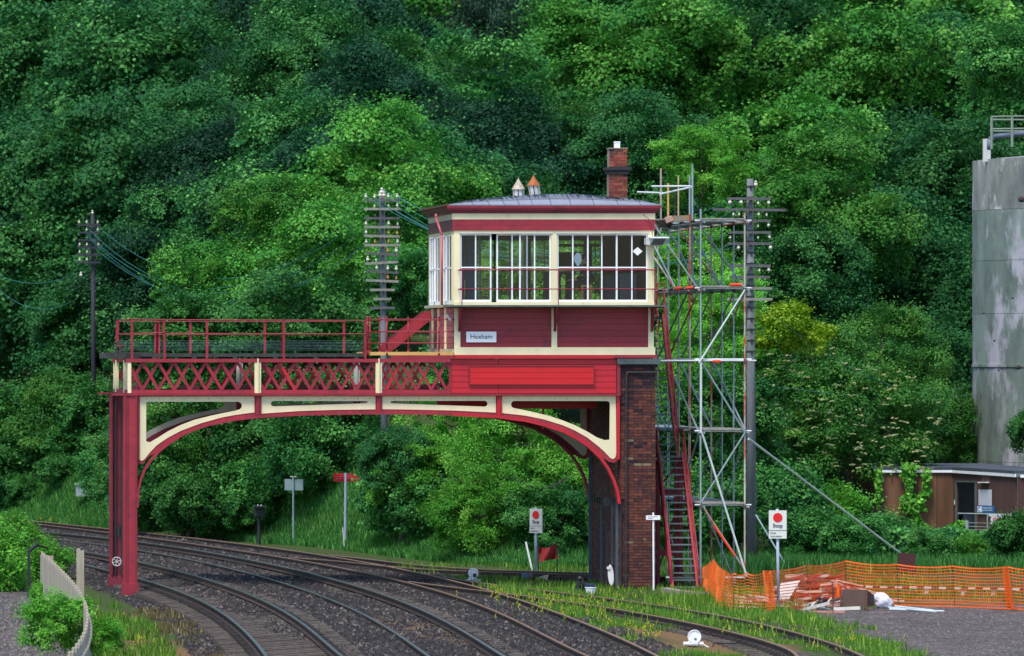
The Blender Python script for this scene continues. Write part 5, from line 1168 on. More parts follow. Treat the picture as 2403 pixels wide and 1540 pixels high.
for s in (-1, 1):
    a = addv((0, s*.19, .46), .062, 3); a = addv((-.05, s*.23, .20), .048, a); a = addv((-.28, s*.17, .115), .036, a); h_ = addv((-.36, s*.14, .12), (.022,.036), a)
    for k, (dy, ln) in enumerate(((-.03, .07), (-.01, .085), (.012, .08), (.033, .062))):
        q = addv((-.40, s*.14 + dy, .12), .0105, h_); q = addv((-.40 - ln*.55, s*.14 + dy*1.1, .112), .009, q); addv((-.40 - ln, s*.14 + dy*1.1, .095), .0075, q)
    q = addv((-.36, s*.14 - s*.045, .115), .011, h_); addv((-.395, s*.14 - s*.06, .105), .009, q)
    a = addv((-.08, s*.10, .03), .085, 0); a = addv((-.42, s*.12, .0), .062, a); a = addv((-.44, s*.12, -.40), .042, a); a = addv((-.45, s*.12, -.55), .035, a); addv((-.60, s*.13, -.57), .032, a)
link_mesh('body', skinned('body', vs_, ed, rd, sk, pe), pe, (px, py, pz))
vj = [Vector(J[k]) for k in ('pel', 'wai', 'che', 'neb')]; ej = [(0,1),(1,2),(2,3)]; rj = [(.145,.185), (.13,.16), (.135,.19), (.09,.12)]
for s in (-1, 1):
    n_ = len(vj); vj += [Vector((0, s*.20, .46)), Vector((-.05, s*.235, .20)), Vector((-.27, s*.172, .118))]; rj += [.078, .062, .046]; ej += [(3, n_), (n_, n_+1), (n_+1, n_+2)]
link_mesh('jacket', skinned('jacket', vj, ej, rj, jk, pe), pe, (px, py, pz))
vt_ = [Vector((0,0,.05))]; et = []; rt_ = [(.14,.18)]
for s in (-1, 1):
    n_ = len(vt_); vt_ += [Vector((-.08, s*.10, .03)), Vector((-.43, s*.12, .0)), Vector((-.445, s*.12, -.50))]; rt_ += [.098, .078, .055]; et += [(0, n_), (n_, n_+1), (n_+1, n_+2)]
link_mesh('trousers', skinned('trousers', vt_, et, rt_, tr, pe), pe, (px, py, pz))
hb = MB(); hb.ball((px - .03, py, pz + .715), .098, 14, 9, 1.0); hb.ball((px + .005, py, pz + .665), .088, 12, 8, 1.1); hb.build('hair', hr, pe, True)
fb = MB(); fb.prism([(px - .135, pz + .69), (px - .165, pz + .655), (px - .135, pz + .65)], py - .012, py + .012); fb.build('nose', sk, pe)
for s in (-1, 1): MB().ball((px - .125, py + s*.03, pz + .695), .011, 8, 5).build('eye', M_white, pe)
MB().box(px - .137, px - .125, py - .025, py + .025, pz + .612, pz + .62).build('mouth', mat('lips', (.25,.08,.07), .5, .05, 5), pe)
for s in (-1, 1): MB().ball((px - .04, py + s*.078, pz + .67), .022, 8, 5, 1.5).build('ear', sk, pe)

# ------------------------------------------------------------------ telegraph poles
M_pole = mat('pole_weathered', (.15, .155, .165), .9, .25, 5, rgb2=(.09,.085,.09), thr=.56, streak=.2, bump=.4); M_poled = mat('pole_dark', (.045, .040, .060), .9, .3, 5, streak=.2)
M_arm = mat('crossarm', (.24, .23, .19), .9, .25, 5); M_armd = mat('crossarm_dark', (.10,.095,.10), .9, .25, 5)
M_ins = mat('porcelain', (.66, .60, .50), .25, .06, 10); M_insb = mat('porcelain_brown', (.50,.24,.06), .3, .2, 10)
def insul(p, parent, m, s=1.0):
    b = MB(); b.tube(p, p + Vector((0,0,.05*s)), .012, 6); b.tube(p + Vector((0,0,.05*s)), p + Vector((0,0,.12*s)), .052*s, 8, .046*s); b.tube(p + Vector((0,0,.12*s)), p + Vector((0,0,.14*s)), .03*s, 8, .034*s); b.tube(p + Vector((0,0,.14*s)), p + Vector((0,0,.185*s)), .042*s, 8, .026*s)
    b.build('insulator', m, parent, True)
def pole(name, uc, vtop, vbot, wt_, wb_, Y, arms, lab, m, steps=None):
    t = P(uc[0], vtop, Y); bt = P(uc[1], vbot, Y); g = tz(bt.x, Y); o = empty(name, (bt.x, Y, g), lab, 'telegraph pole', 'telegraph poles')
    d = (bt - t); bt2 = t + d * ((t.z - g + .4) / max(.1, t.z - bt.z)); MB().tube(bt2, t, wb_ * Y / F / 2, 12, wt_ * Y / F / 2).build('pole', m, o, True)
    for (v, u0, u1, am, tilt, ins, side) in arms:
        a = P(u0, v + tilt, Y - .17); b2 = P(u1, v - tilt, Y - .17); MB().bar(a, b2, .075, .09, (0, 1, 0)).build('crossarm', am, o)
        for (u, im, sc_) in ins:
            q = a.lerp(b2, (u - u0) / (u1 - u0)); insul(q + Vector((0, 0, .04)) if side > 0 else q + Vector((0, 0, -.2)), o, im, sc_ * .85)
    if steps:
        b = MB()
        for v in steps:
            k = (v - vtop) / (vbot - vtop); c = t + d * k; w = (wt_ + (wb_ - wt_) * k) * Y / F / 2; b.tube((c.x, Y, c.z - .02), (c.x, Y, c.z + .02), w + .012, 12)
            b.box(c.x - .03, c.x + .03, Y - w - .04, Y - w, c.z - .05, c.z + .03)
        b.build('pole_bands', M_blk, o)
    return o
w_, n2 = M_ins, M_insb
armsA = [(470.4, 854, 938, M_armd, 0, [(858.5, w_, 1.1), (879, w_, 1), (911, w_, 1.1), (932, w_, 1.1)], 1), (490.7, 854, 938, M_arm, 0, [(879, w_, .7), (912, w_, .7), (932, w_, .9)], 1), (512.4, 855, 938, M_armd, 0, [(881, M_armd, .6)], 1),
 (533.3, 854, 938, M_arm, 0, [(859, w_, 1), (880, M_armd, .8), (912, w_, 1), (933, w_, .7)], 1), (554.5, 854, 938, M_arm, -1, [(859, w_, 1), (880, M_armd, .8), (912, n2, .9), (932, n2, .9)], 1), (575.6, 855, 939, M_arm, 0, [(859.5, w_, .9), (880, n2, .9), (912, n2, 1), (933, w_, 1)], 1),
 (596.5, 858, 935, M_armd, -2.5, [(910, n2, 1), (930, w_, 1.3)], 1), (617, 858, 934, M_arm, 2, [(863, w_, 1.2), (882.5, w_, .7)], 1), (638.5, 859, 935, M_armd, -2.5, [(884, w_, 1.1), (910, w_, 1.1), (930, w_, 1.2)], 1), (659.5, 859, 935, M_arm, -1.5, [(910, n2, 1), (930, n2, .8)], 1),
 (680.5, 868, 926, M_arm, 0, [], 1), (702, 876, 918, M_arm, 0, [], 1), (722.8, 868, 926, M_armd, 0, [], 1)]
pA = pole('telegraph_pole', (896.5, 899.5), 461, 745, 13, 17.5, 193, armsA, 'grey telegraph pole with thirteen crossarms rising behind the gantry railing', M_pole)
insul(P(896, 459, 193), pA, w_, 1.3); insul(P(892, 466, 192.8), pA, w_, 1.2); insul(P(901, 466, 192.8), pA, w_, 1.2)
armsB = [(466.5, 1707, 1809, M_armd, 0, [(1713, w_, 1.35), (1739, w_, 1.35), (1779, w_, .9), (1804, w_, 1.1)], -1), (492.4, 1673, 1844, M_armd, -1, [(1721, w_, .8), (1734.5, w_, .8), (1780.5, w_, .9), (1799, w_, .7)], -1), (518.6, 1710, 1808, M_armd, 0, [(1779, w_, .6), (1803.5, w_, 1)], -1), (545.8, 1710, 1809, M_armd, 0, [(1714, w_, .7), (1779, w_, .6), (1806, w_, .9)], -1),
 (572, 1708, 1810, M_armd, 0, [(1733, w_, 1.1), (1808, w_, 1.2)], -1), (624, 1714, 1808, M_armd, 0, [(1782, w_, .8), (1804, w_, 1.1)], -1), (650.6, 1712, 1806, M_armd, 0, [], 1), (677, 1760, 1811, M_arm, 0, [], 1), (702.5, 1706, 1812, M_arm, 0, [], 1)]
pB = pole('telegraph_pole', (1760, 1764), 420, 1310, 15, 25, 178, armsB, 'stout stepped telegraph pole standing just right of the scaffold', M_pole, [438 + 25.8 * i for i in range(16)])
insul(P(1773.5, 441, 177.8), pB, w_, 1.1)
armsC = [(v, 182, 236, M_poled, 0, [(u, w_, .9) for u in us], 1) for v, us in ((528.5, (186, 203.5, 229.5)), (546, (203.5, 229.5)), (563.7, ()), (581, (187, 204, 231, 248)[:3]), (598.5, (187, 204)), (616, (187, 204)))]
pC = pole('telegraph_pole', (217, 221), 505, 1100, 8, 12, 231, armsC, 'dark telegraph pole half hidden in the trees at the left', M_poled)
insul(P(217, 505, 231), pC, w_, 1.0); insul(P(190, 652, 230.7), pC, w_, 1.2)
M_wire = mat('wire_green_copper', (.03, .17, .16), .6, .1, 3)
def wires(lab, spans, loc):
    o = empty('overhead_wires', loc, lab, 'wires', 'overhead wires between the poles')
    for (a, b2, sag) in spans:
        pts = []
        for i in range(25):
            t = i / 24; p = a.lerp(b2, t); p.z -= 4 * sag * t * (1 - t); pts.append(p)
        MB().path(pts, .008, 4).build('wire', M_wire, o)
sp = []
for (ua, va, ub, vb_, dz) in ((203, 531, 859, 470, 1.9), (229, 531, 879, 489, 1.55), (203, 549, 859, 532, 1.6), (203, 553, 880, 555, 1.7), (231, 590, 860, 575, 1.35)):
    sp.append((P(ua, va, 230.8), P(ub, vb_, 192.8), dz * 1.35))
wires('sagging wires between the left pole and the middle pole', sp, P(217, 520, 215))
sp = []
for (ua, va, ub, vb_, dz) in ((896, 444, 1713, 470, 1.2), (859, 462, 1739, 470, 1.5), (879, 463, 1721, 495, 1.5), (911, 463, 1734, 497, 1.3), (932, 461, 1714, 548, 1.0), (912, 485, 1733, 575, 1.1), (932, 485, 1713, 575, 1.2)):
    sp.append((P(ua, va, 192.8), P(ub, vb_, 178), dz * 1.15))
wires('wires running from the middle pole behind the cabin to the right pole', sp, P(896, 460, 205))
wires('single wires from the right pole to the concrete tower', [(P(1773, 700, 178), P(2290, 925, 200), .9), (P(1812, 905, 185), P(2290, 905, 205), .3)], P(1773, 700, 178))
wires('faint wires leaving the left pole towards the left edge', [(P(182, 640, 215), P(-40, 625, 230), .5), (P(182, 700, 215), P(-40, 640, 230), .8)], P(182, 640, 215))
# ------------------------------------------------------------------ concrete tower
M_tank = mat('tower_shell', (.165, .205, .175), .85, .38, 1.1, rgb2=(.40, .38, .41), thr=.55, streak=.55)
M_tankt = mat('tower_shell_peeling', (.20, .21, .19), .85, .4, 1.6, rgb2=(.66, .64, .66), thr=.57, streak=.45)
tw = empty('silo_tower', P(2400, 1100, 200), 'tall grey green silo tower with peeling top and railing at the right edge', 'tower')
cx, cyy, rr = P(2281, 800, 203).x + 5.6 * 1.024, 203.0, 5.6
def TZ(v): return P(2300, v, 198.5).z
rings = [1210, 1088, 858, 735, 608, 487, 366]
for i, (va, vb_) in enumerate(zip(rings[:-1], rings[1:])):
    za, zb_ = TZ(va) + .006, TZ(vb_) - .006
    for s in range(8):
        a0, a1 = math.pi * (1.0 + .25*s) - .6, math.pi * (1.0 + .25*(s+1)) - .6
        V = []; Fc = []; n_ = 6
        for k in range(n_ + 1):
            a = a0 + (a1 - a0) * k / n_ + (0.003 if k == 0 else (-.003 if k == n_ else 0))
            for z in (za, zb_): V.append((cx + rr * math.cos(a), cyy + rr * math.sin(a), z))
            for z in (za, zb_): V.append((cx + (rr - .06) * math.cos(a), cyy + (rr - .06) * math.sin(a), z))
        for k in range(n_):
            j = k * 4; Fc += [(j, j+4, j+5, j+1), (j+1, j+5, j+7, j+3), (j, j+2, j+6, j+4)]
        Fc += [(0, 1, 3, 2), (n_*4, n_*4+2, n_*4+3, n_*4+1)]
        me = bpy.data.meshes.new('shell_panel'); me.from_pydata(V, [], Fc); me.materials.append(M_tankt if i == 5 else M_tank); link_mesh('shell_panel', me, tw)
MB().tube((cx, cyy, TZ(1200)), (cx, cyy, TZ(367)), rr - .05, 40).build('core', M_blk, tw)
MB().tube((cx, cyy, TZ(858) - .05), (cx, cyy, TZ(858) + .04), rr + .04, 48).build('seam_band', M_tank, tw)
MB().tube((cx, cyy, TZ(366)), (cx, cyy, TZ(335)), rr, 40, 1.0).build('roof', M_tankt, tw)
for a in (3.35, 4.1, 4.8):
    p = Vector((cx + (rr+.02)*math.cos(a), cyy + (rr+.02)*math.sin(a), TZ(372))); MB().box(p.x - .12, p.x + .12, p.y - .05, p.y + .05, p.z, p.z + .75).build('lug', M_grey, tw)
rlg = MB(); M_rg = mat('rail_pale_green', (.20,.25,.19), .6, .15, 4)
xr_ = P(2327, 300, 199).x
for (u, v) in ((2327, 350), (2375, 345), (2425, 340)): p = P(u, v, 199); MB().tube(p, P(u, 275, 199), .045, 6).build('railing_post', M_rg, tw)
for v, dy in ((274, 0), (281, 2.5), (303, 0), (308, 2.5)): MB().tube(P(2326, v, 199 + dy), P(2470, v - 2 + dy, 199 + dy), .03, 6).build('railing_rail', M_rg, tw)
MB().path([P(2322, 352, 199.4), P(2322, 328, 199.4), P(2332, 321, 199.4), P(2375, 317, 199.4), P(2470, 306, 199.4)], .085, 8).build('pipe', mat('pipe_slate', (.12,.14,.20), .5, .15, 3), tw, True)
for (u, v, s) in ((2399, 468, 9), (2335, 800, 3), (2345, 870, 2.5), (2378, 700, 3), (2310, 735, 3), (2392, 862, 6)):
    p = P(u, v, 198.2); MB().ball((p.x, p.y + .1, p.z), s * .0138, 8, 5, .8).build('rust_spot', mat('rust_spot', (.06,.035,.03), .9, .3, 8), tw)
# ------------------------------------------------------------------ rusty hut
M_hut = mat('hut_rusty_board', (.15, .070, .036), .85, .35, 1.6, rgb2=(.07, .062, .045), thr=.53, streak=.18)
M_hut2 = mat('hut_brown_side', (.085, .040, .032), .85, .2, 2.0, streak=.3)
hut = empty('rusty_hut', P(2240, 1250, 190), 'rusty brown flat roofed hut with white fascia and dark doorway below the tower', 'hut')
A_, B_ = Vector((P(2066, 0, 190).x, 190)), Vector((P(2240, 0, 190).x, 190)); C_ = Vector((P(2388, 0, 183.5).x, 183.5)); D_ = Vector((P(2470, 0, 183.5).x, 183.5))
def onface(u, v, a, b2, off=0.0):
    k = (u - XV) / F; s = (b2.x - a.x) / (b2.y - a.y) if abs(b2.y - a.y) > 1e-6 else None
    Y = a.y if s is None else (a.x - a.y * s) / (k - s)
    p = P(u, v, Y); n_ = Vector((-(b2.y - a.y), 0 + (b2.x - a.x))).normalized(); 
    if n_.y > 0: n_ = -n_
    return Vector((p.x + n_.x * off, p.y + n_.y * off, p.z))
def slab(name, m, u0, u1, v0a, v1a, v0b, v1b, a, b2, off, th, parent, **kw):
    q = []
    for o_ in (off + th, off):
        q += [onface(u0, v1a, a, b2, o_), onface(u1, v1b, a, b2, o_)]
    r_ = []
    for o_ in (off + th, off):
        r_ += [onface(u0, v0a, a, b2, o_), onface(u1, v0b, a, b2, o_)]
    return MB().quad8([q[0], q[1], q[3], q[2], r_[0], r_[1], r_[3], r_[2]]).build(name, m, parent, **kw)
for (u0, u1) in ((2066, 2115), (2116, 2152), (2153, 2197), (2198, 2239.5)): slab('wall_board', M_hut, u0, u1, 1108, 1262, 1108, 1262, A_, B_, 0, .06, hut)
f2 = lambda u: (u - 2240) / 148 * 10
for (u0, u1, v0, v1) in ((2240.3, 2249, 1110, 1262), (2295, 2330, 1110, 1262), (2330.4, 2387, 1110, 1262)): slab('wall_board', M_hut2, u0, u1, v0 + f2(u0), v1 + 3, v0 + f2(u1), v1 + 4, B_, C_, 0, .06, hut)
slab('wall_board', M_hut2, 2249.2, 2294.8, 1110.5, 1131, 1113.5, 1132, B_, C_, 0, .06, hut)
slab('wall_board', M_hut2, 2388, 2465, 1120, 1268, 1120, 1268, C_, D_, 0, .06, hut)
for (u0, u1) in ((2247.5, 2250), (2293.5, 2296.5)): slab('door_frame', mat('frame_grey_green', (.09,.12,.10), .7, .2, 3), u0, u1, 1131, 1264, 1131.5, 1264, B_, C_, .06, .03, hut)
slab('door_frame', mat('frame_grey_green', (.09,.12,.10), .7, .2, 3), 2249.5, 2297, 1128.5, 1131.5, 1129.5, 1132.5, B_, C_, .06, .04, hut)
b = MB(); b.prism([(0, 0), (1, 0), (1, 1), (0, 1)], 0, 1); 
inner = MB(); inner.box(A_.x + .1, D_.x, 193.5, 193.6, 0, P(2100, 1097, 190).z - .1); inner.build('rear_wall', M_blk, hut)
slab('fascia', M_white, 2066, 2240, 1103, 1109, 1103, 1109, A_, B_, .10, .03, hut); slab('fascia', M_white, 2240.3, 2392, 1103.3, 1109.5, 1112.5, 1120, B_, C_, .10, .03, hut); slab('fascia', M_white, 2392.5, 2470, 1114, 1121, 1114, 1121, C_, D_, .10, .03, hut)
rf = MB(); zt_ = P(2100, 1097, 190).z; rf.v += [(p.x, p.y, z) for z in (zt_ - .06, zt_ + .02) for p in (A_ + Vector((-.3, -.14)), B_ + Vector((-.10, -.14)), C_ + Vector((-.13, -.14)), D_ + Vector((.5, -.14)), Vector((D_.x + .5, 196)), Vector((A_.x - .3, 196)))]
rf.f += [(5, 4, 3, 2, 1, 0), (6, 7, 8, 9, 10, 11)] + [(i, (i+1) % 6, 6 + (i+1) % 6, 6 + i) for i in range(6)]; rf.mi = [0]*8; rf.build('roof', mat('felt_roof', (.055,.065,.08), .8, .2, 3), hut)
MB().box(A_.x, A_.x + .06, 190.1, 196, 0, zt_ - .08).build('side_wall', M_hut, hut)
slab('wall_lamp', M_white, 2308, 2327, 1131, 1133.5, 1131, 1133.5, B_, C_, .07, .12, hut)
slab('notice_board', mat('notice_pale', (.62,.62,.68), .6, .05, 3), 2302.5, 2332, 1149, 1186, 1149.5, 1187, B_, C_, .065, .02, hut)
bs = slab('blue_sign', mat('sign_blue', (.02,.16,.42), .5, .08, 3), 2301, 2340.5, 1187.5, 1203, 1187.5, 1204, B_, C_, .09, .02, hut)
def onl(u, v, o_=.125): return onface(u, v, B_, C_, o_)
slab('sign_panel', M_white, 2302.3, 2313, 1188.5, 1202.5, 1188.5, 1202.5, B_, C_, .111, .004, bs)
b = MB(); c0 = onl(2307.6, 1195.4, .118); b.tube(c0, c0 + Vector((-.006, -.006, 0)), .066, 16); b.build('sign_symbol', mat('sign_blue', (.02,.16,.42)), bs)
MB().tube(c0 + Vector((-.01,-.01,-.01)), c0 + Vector((-.014,-.014,-.01)), .028, 10).build('sign_symbol', M_white, bs)
for v in (1190.5, 1194, 1197.5): slab('sign_dashes', M_white, 2315, 2337, v, v + 1.1, v, v + 1.1, B_, C_, .111, .003, bs)
slab('green_sign', mat('sign_green', (.03,.28,.12), .5, .05, 3), 2244.5, 2248.8, 1170, 1186, 1170, 1186, B_, C_, .065, .02, hut)
slab('green_sign_panel', M_white, 2245.4, 2248, 1174, 1184, 1174, 1184, B_, C_, .087, .004, hut)
thing1('machine', MB().box(P(2256,0,190).x, P(2290,0,190).x, 189.6, 190.4, P(0,1236,190).z, P(0,1209,190).z), mat('machine_grey', (.045,.05,.07), .6, .1, 3), 'dim grey machine standing inside the hut doorway', 'machine')
hr_ = empty('hut_railing', onl(2290, 1250, 1.0), 'thin grey railing and wire fence in front of the hut doorway', 'railing')
M_rail2 = mat('railing_grey', (.28,.32,.30), .5, .15, 3)
MB().path([P(2247, 1205, 182.5), P(2316, 1206.5, 182.5), P(2375, 1208, 182.5)], .022, 6).build('rail', M_rail2, hr_)
for (u, v0, w) in ((2269, 1222, .05), (2317, 1207, .02), (2372, 1205, .03)): MB().tube(P(u, v0, 182.4), P(u + .5, 1262, 182.4), w, 8).build('post', M_rail2, hr_)
for v in (1227, 1236, 1243): MB().tube(P(2270, v, 182.4), P(2330, v + 1, 182.4), .007, 4).build('wire', M_rail2, hr_)
rs_ = empty('red_lettered_sign', P(2338, 1218, 182.3), 'white sign with faded red lettering on the railing by the hut', 'sign')
MB().bar(P(2320, 1209, 182.3), P(2355, 1210, 182.3), .075, .02, (0,1,0)).build('top_panel', M_grey, rs_); MB().bar(P(2325, 1221, 182.3), P(2354, 1222, 182.3), .23, .02, (0,1,0)).build('panel', mat('sign_faded', (.66,.60,.60), .6, .1, 4), rs_)
for k in range(3): MB().bar(P(2329, 1216 + k*4.2, 182.28), P(2350, 1216.5 + k*4.2, 182.28), .018, .012, (0,1,0)).build('sign_dashes', mat('faded_red', (.6,.10,.10), .6, .1, 3), rs_)
# ivy climbing the hut (stuff)
def leaves_at(name, P_, size, m, lab, seed=1):
    rs = np.random.RandomState(seed); P_ = np.asarray(P_, float); n = len(P_); nrm = rs.normal(size=(n, 3)) * .5 + np.array([-.2, -1, .5]); nrm /= np.linalg.norm(nrm, axis=1)[:, None]
    t = rs.normal(size=(n, 3)) + np.array([0, 0, -.8]); t -= (t*nrm).sum(1)[:, None]*nrm; t /= np.linalg.norm(t, axis=1)[:, None]; s = np.cross(nrm, t); L = size * rs.uniform(.6, 1.3, n)[:, None]
    V = np.stack([P_, P_ + t*L*.5 + s*L*.5, P_ + t*L, P_ + t*L*.5 - s*L*.5], 1).reshape(-1, 3)
    link_mesh(name, np_mesh(name, V, np.arange(n*4).reshape(-1, 4), m, {'tint': np.repeat(rs.uniform(0, 1, n), 4)}), label=lab, cat='ivy', kind='stuff')
rs = np.random.RandomState(4); pts = []
def ivy(u0, v0, u1, v1, w, n):
    for i in range(n):
        t = rs.uniform(); u = u0 + (u1-u0)*t + rs.normal() * w * (.7 + .5*math.sin(t*9)); v = v0 + (v1-v0)*t + rs.normal()*2
        p = P(u, v, 189.85 - abs(rs.normal())*.12 if u < 2240 else 186.5); pts.append(p)
ivy(2133, 1090, 2135, 1200, 6, 1100); ivy(2135, 1170, 2160, 1250, 10, 800); ivy(2176, 1102, 2172, 1160, 4, 320); ivy(2172, 1155, 2150, 1200, 5, 220); ivy(2062, 1100, 2062, 1180, 3, 220); ivy(2235, 1240, 2262, 1226, 6, 260)
leaves_at('ivy', pts, .12, L_bri, 'bright ivy hanging over the rusty hut wall', 4)
# ivy over the old fence in front of the hut
pts = []
for i in range(6500):
    u = rs.uniform(2040, 2420); top = 1246 + 6*math.sin(u*.05) + (abs(u - 2170) < 45) * 0; v = top + abs(rs.normal()) * 34
    if 2146 < u < 2180 and v > 1250 and rs.uniform() < .8: continue
    pts.append(P(u, v, 179.2 + rs.uniform(-.3, .35)))
leaves_at('ivy', pts, .13, L_mid, 'mat of ivy over the old board fence below the hut', 6)
ofn = empty('old_fence', P(2160, 1300, 179.6), 'weathered grey board fence mostly hidden by ivy below the hut', 'fence')
for i in range(34):
    u = 2050 + i*11; a = P(u, 1254 + random.uniform(-2, 2), 179.7); MB().box(a.x, a.x + .125, 179.65, 179.68, 0, a.z).build('board', mat('fence_grey', (.15,.145,.15), .9, .25, 4), ofn)
thing1('rusty_sheet', MB().bar(P(2107, 1318, 172), P(2148, 1321, 172), .5, .02, (0,1,0)), mat('sheet_maroon', (.07,.02,.022), .8, .2, 4), 'dark maroon steel sheet standing behind the orange net', 'sheet')

# ------------------------------------------------------------------ signs, signals and small things
def stop_sign(u0, u1, v0, v1, uc, vb_, turn, lab, tilt=0):
    g = G(uc, vb_); Y = g.y; w = .42; h = (v1 - v0) * Y / F; zc = H - ((v0 + v1)/2 - VH) * Y / F; x = g.x
    o = empty('stop_sign', g, lab, 'sign', 'stop signs'); r = (0, 0, turn)
    MB().tube((x, Y + .06, 0), (x + tilt, Y + .06, zc + h/2 + .03), .035, 10).build('post', mat('post_grey_paint', (.42,.47,.56), .4, .1, 3), o, True)
    bd = MB().box(-w/2, w/2, -.012, .012, -h/2, h/2).mesh('board', mat('sign_offwhite', (.70,.69,.62), .5, .06, 4)); bo = link_mesh('board', bd, o, (x + tilt, Y, zc), r)
    def loc(dx, dz): return (x + tilt + dx*math.cos(turn) + .018*math.sin(turn), Y + dx*math.sin(turn) - .018*math.cos(turn), zc + dz)
    cm = MB(); cm.tube((0, .0, 0), (0, -.004, 0), w*.265, 28); link_mesh('red_disc', cm.mesh('red_disc', mat('sign_red', (.70,.01,.012), .4, .04, 3)), bo, loc(0, h*.245), r)
    t = text_mesh('Stop', h*.19, M_text, parent=bo, loc=loc(0, -.045*h), bold=.002); t.rotation_euler = (math.pi/2, 0, turn)
    ln = MB().box(-w/2, w/2, -.003, 0, -.004, .004).mesh('divider_line', M_text); link_mesh('divider_line', ln, bo, loc(0, -h*.205), r)
    for k, s in enumerate(('Await', 'instructions')):
        t = text_mesh(s, h*.085, M_text, parent=bo, loc=loc(-w*.42, -h*(.30 + .115*k)), align='LEFT'); t.rotation_euler = (math.pi/2, 0, turn)
stop_sign(1803, 1841, 1198, 1264, 1828, 1432, math.radians(-10), 'right stop sign, red disc on white board, in front of the orange net', -.03)
stop_sign(1247, 1274, 1194, 1251, 1258, 1355, math.radians(-44), 'left stop sign, turned board with red disc, beside the red flag')
g = Vector((P(1534, 0, 159.2).x, 159.2, 0)); ns = empty('notice_post', g, 'small white notice on a slim white post against the pier', 'sign')
MB().tube((g.x, g.y, 0), (P(1533, 1203, g.y)), .024, 8).build('post', M_white, ns); nb = MB().bar(P(1516, 1215, g.y - .04), P(1549, 1215, g.y - .04), .115, .015, (0,1,0)).build('board', M_white, ns)
for k in range(2): MB().bar(P(1521, 1213 + k*3.6, g.y - .05), P(1544 - k*12, 1213 + k*3.6, g.y - .05), .012, .004, (0,1,0)).build('text_dashes', mat('dull_red_text', (.35,.06,.06), .6, .05, 3), nb)
# back of a small sign and red board on the bank
def ground_at(u, Y): x = (u - XV) * Y / F; return Vector((x, Y, tz(x, Y)))
g = ground_at(688.5, 197.5); gs = empty('grey_backed_sign', g, 'grey backed sign plate on a thin post on the grassy bank', 'sign')
MB().tube((g.x, g.y, g.z - .1), P(688, 1117, 197.5), .032, 8).build('post', M_galv, gs); MB().bar(P(668, 1137.5, 197.55), P(711, 1138, 197.55), .36, .02, (0,1,0)).build('plate', mat('plate_grey', (.20,.27,.27), .6, .1, 3), gs); MB().bar(P(681, 1118.5, 197.5), P(695, 1118.5, 197.5), .03, .03, (0,1,0)).build('cap', M_grey, gs)
g = ground_at(810, 193); rs2 = empty('red_board_sign', g, 'tall post with long red board on the bank under the arch', 'sign')
MB().tube((g.x, g.y, g.z - .1), P(811, 1110, 193), .042, 8).build('post', mat('post_lilac_grey', (.30,.34,.44), .5, .1, 3), rs2)
b = MB(); q = [P(783, 1111, 192.9), P(830, 1112, 193.4), P(843, 1120, 193.4), P(843, 1131, 193.4), P(783, 1130, 192.9)]; b.v += [tuple(p) for p in q] + [(p.x, p.y + .02, p.z) for p in q]; b.f += [(4,3,2,1,0), (5,6,7,8,9)] + [(i, (i+1)%5, 5+(i+1)%5, 5+i) for i in range(5)]; b.mi = [0]*7; rbd = b.build('board', mat('sign_board_red', (.40,.015,.02), .5, .1, 3), rs2)
for k in range(2):
    for j in range(6): MB().bar(P(789 + j*8, 1118.5 + k*5, 192.95), P(794 + j*8, 1118.7 + k*5, 192.98), .018, .004, (0,1,0)).build('text_dashes', mat('faded_pink', (.5,.16,.16), .6, .05, 3), rbd)
thing1('white_stake', MB().tube(P(804.5, 1238, 191), P(808, 1284, 191), .022, 6), M_grey, 'thin pale stake leaning beside the red sign post', 'stake')
g = G(1249, 1340); thing1('white_stake', MB().tube((g.x, g.y, 0), P(1234, 1272, g.y), .028, 8), M_white, 'white stake leaning left beside the left stop sign', 'stake')
# red flag
gy_ = 171.0; V = []; Fc = []; nu, nv = 10, 6
tl, tr_, bl, br = (1264, 1283), (1306, 1271), (1266, 1320), (1310, 1312)
for j in range(nv + 1):
    for i in range(nu + 1):
        s, t = i/nu, j/nv; u = (tl[0]*(1-s)+tr_[0]*s)*(1-t) + (bl[0]*(1-s)+br[0]*s)*t; v = (tl[1]*(1-s)+tr_[1]*s)*(1-t) + (bl[1]*(1-s)+br[1]*s)*t
        v += 9*math.sin(math.pi*s)*(1-t) - 2*math.sin(math.pi*s)*t; p = P(u, v, gy_ + .12*math.sin(s*7 + t*3)); V.append(tuple(p))
for j in range(nv):
    for i in range(nu): k = j*(nu+1)+i; Fc.append((k, k+1, k+nu+2, k+nu+1))
n_ = len(V); V += [(x_, y_ + .008, z_) for x_, y_, z_ in V]; Fc += [tuple(n_ + i for i in reversed(f)) for f in Fc]
for i in range(nu): Fc += [(i+1, i, n_+i, n_+i+1), (nv*(nu+1)+i, nv*(nu+1)+i+1, n_+nv*(nu+1)+i+1, n_+nv*(nu+1)+i)]
fo = empty('red_flag', (P(1263, 1330, gy_).x, gy_, 0), 'dull red cloth flag sagging behind the left stop sign', 'flag')
me = bpy.data.meshes.new('cloth'); me.from_pydata(V, [], Fc); me.materials.append(mat('flag_cloth', (.24,.018,.016), .85, .35, 4)); link_mesh('cloth', me, fo)
MB().tube((P(1263, 0, gy_).x, gy_, 0), P(1263, 1272, gy_), .018, 6).build('stick', M_blk, fo); MB().tube((P(1309, 0, gy_).x, gy_, 0), P(1306, 1270, gy_), .012, 6).build('stick', M_blk, fo)
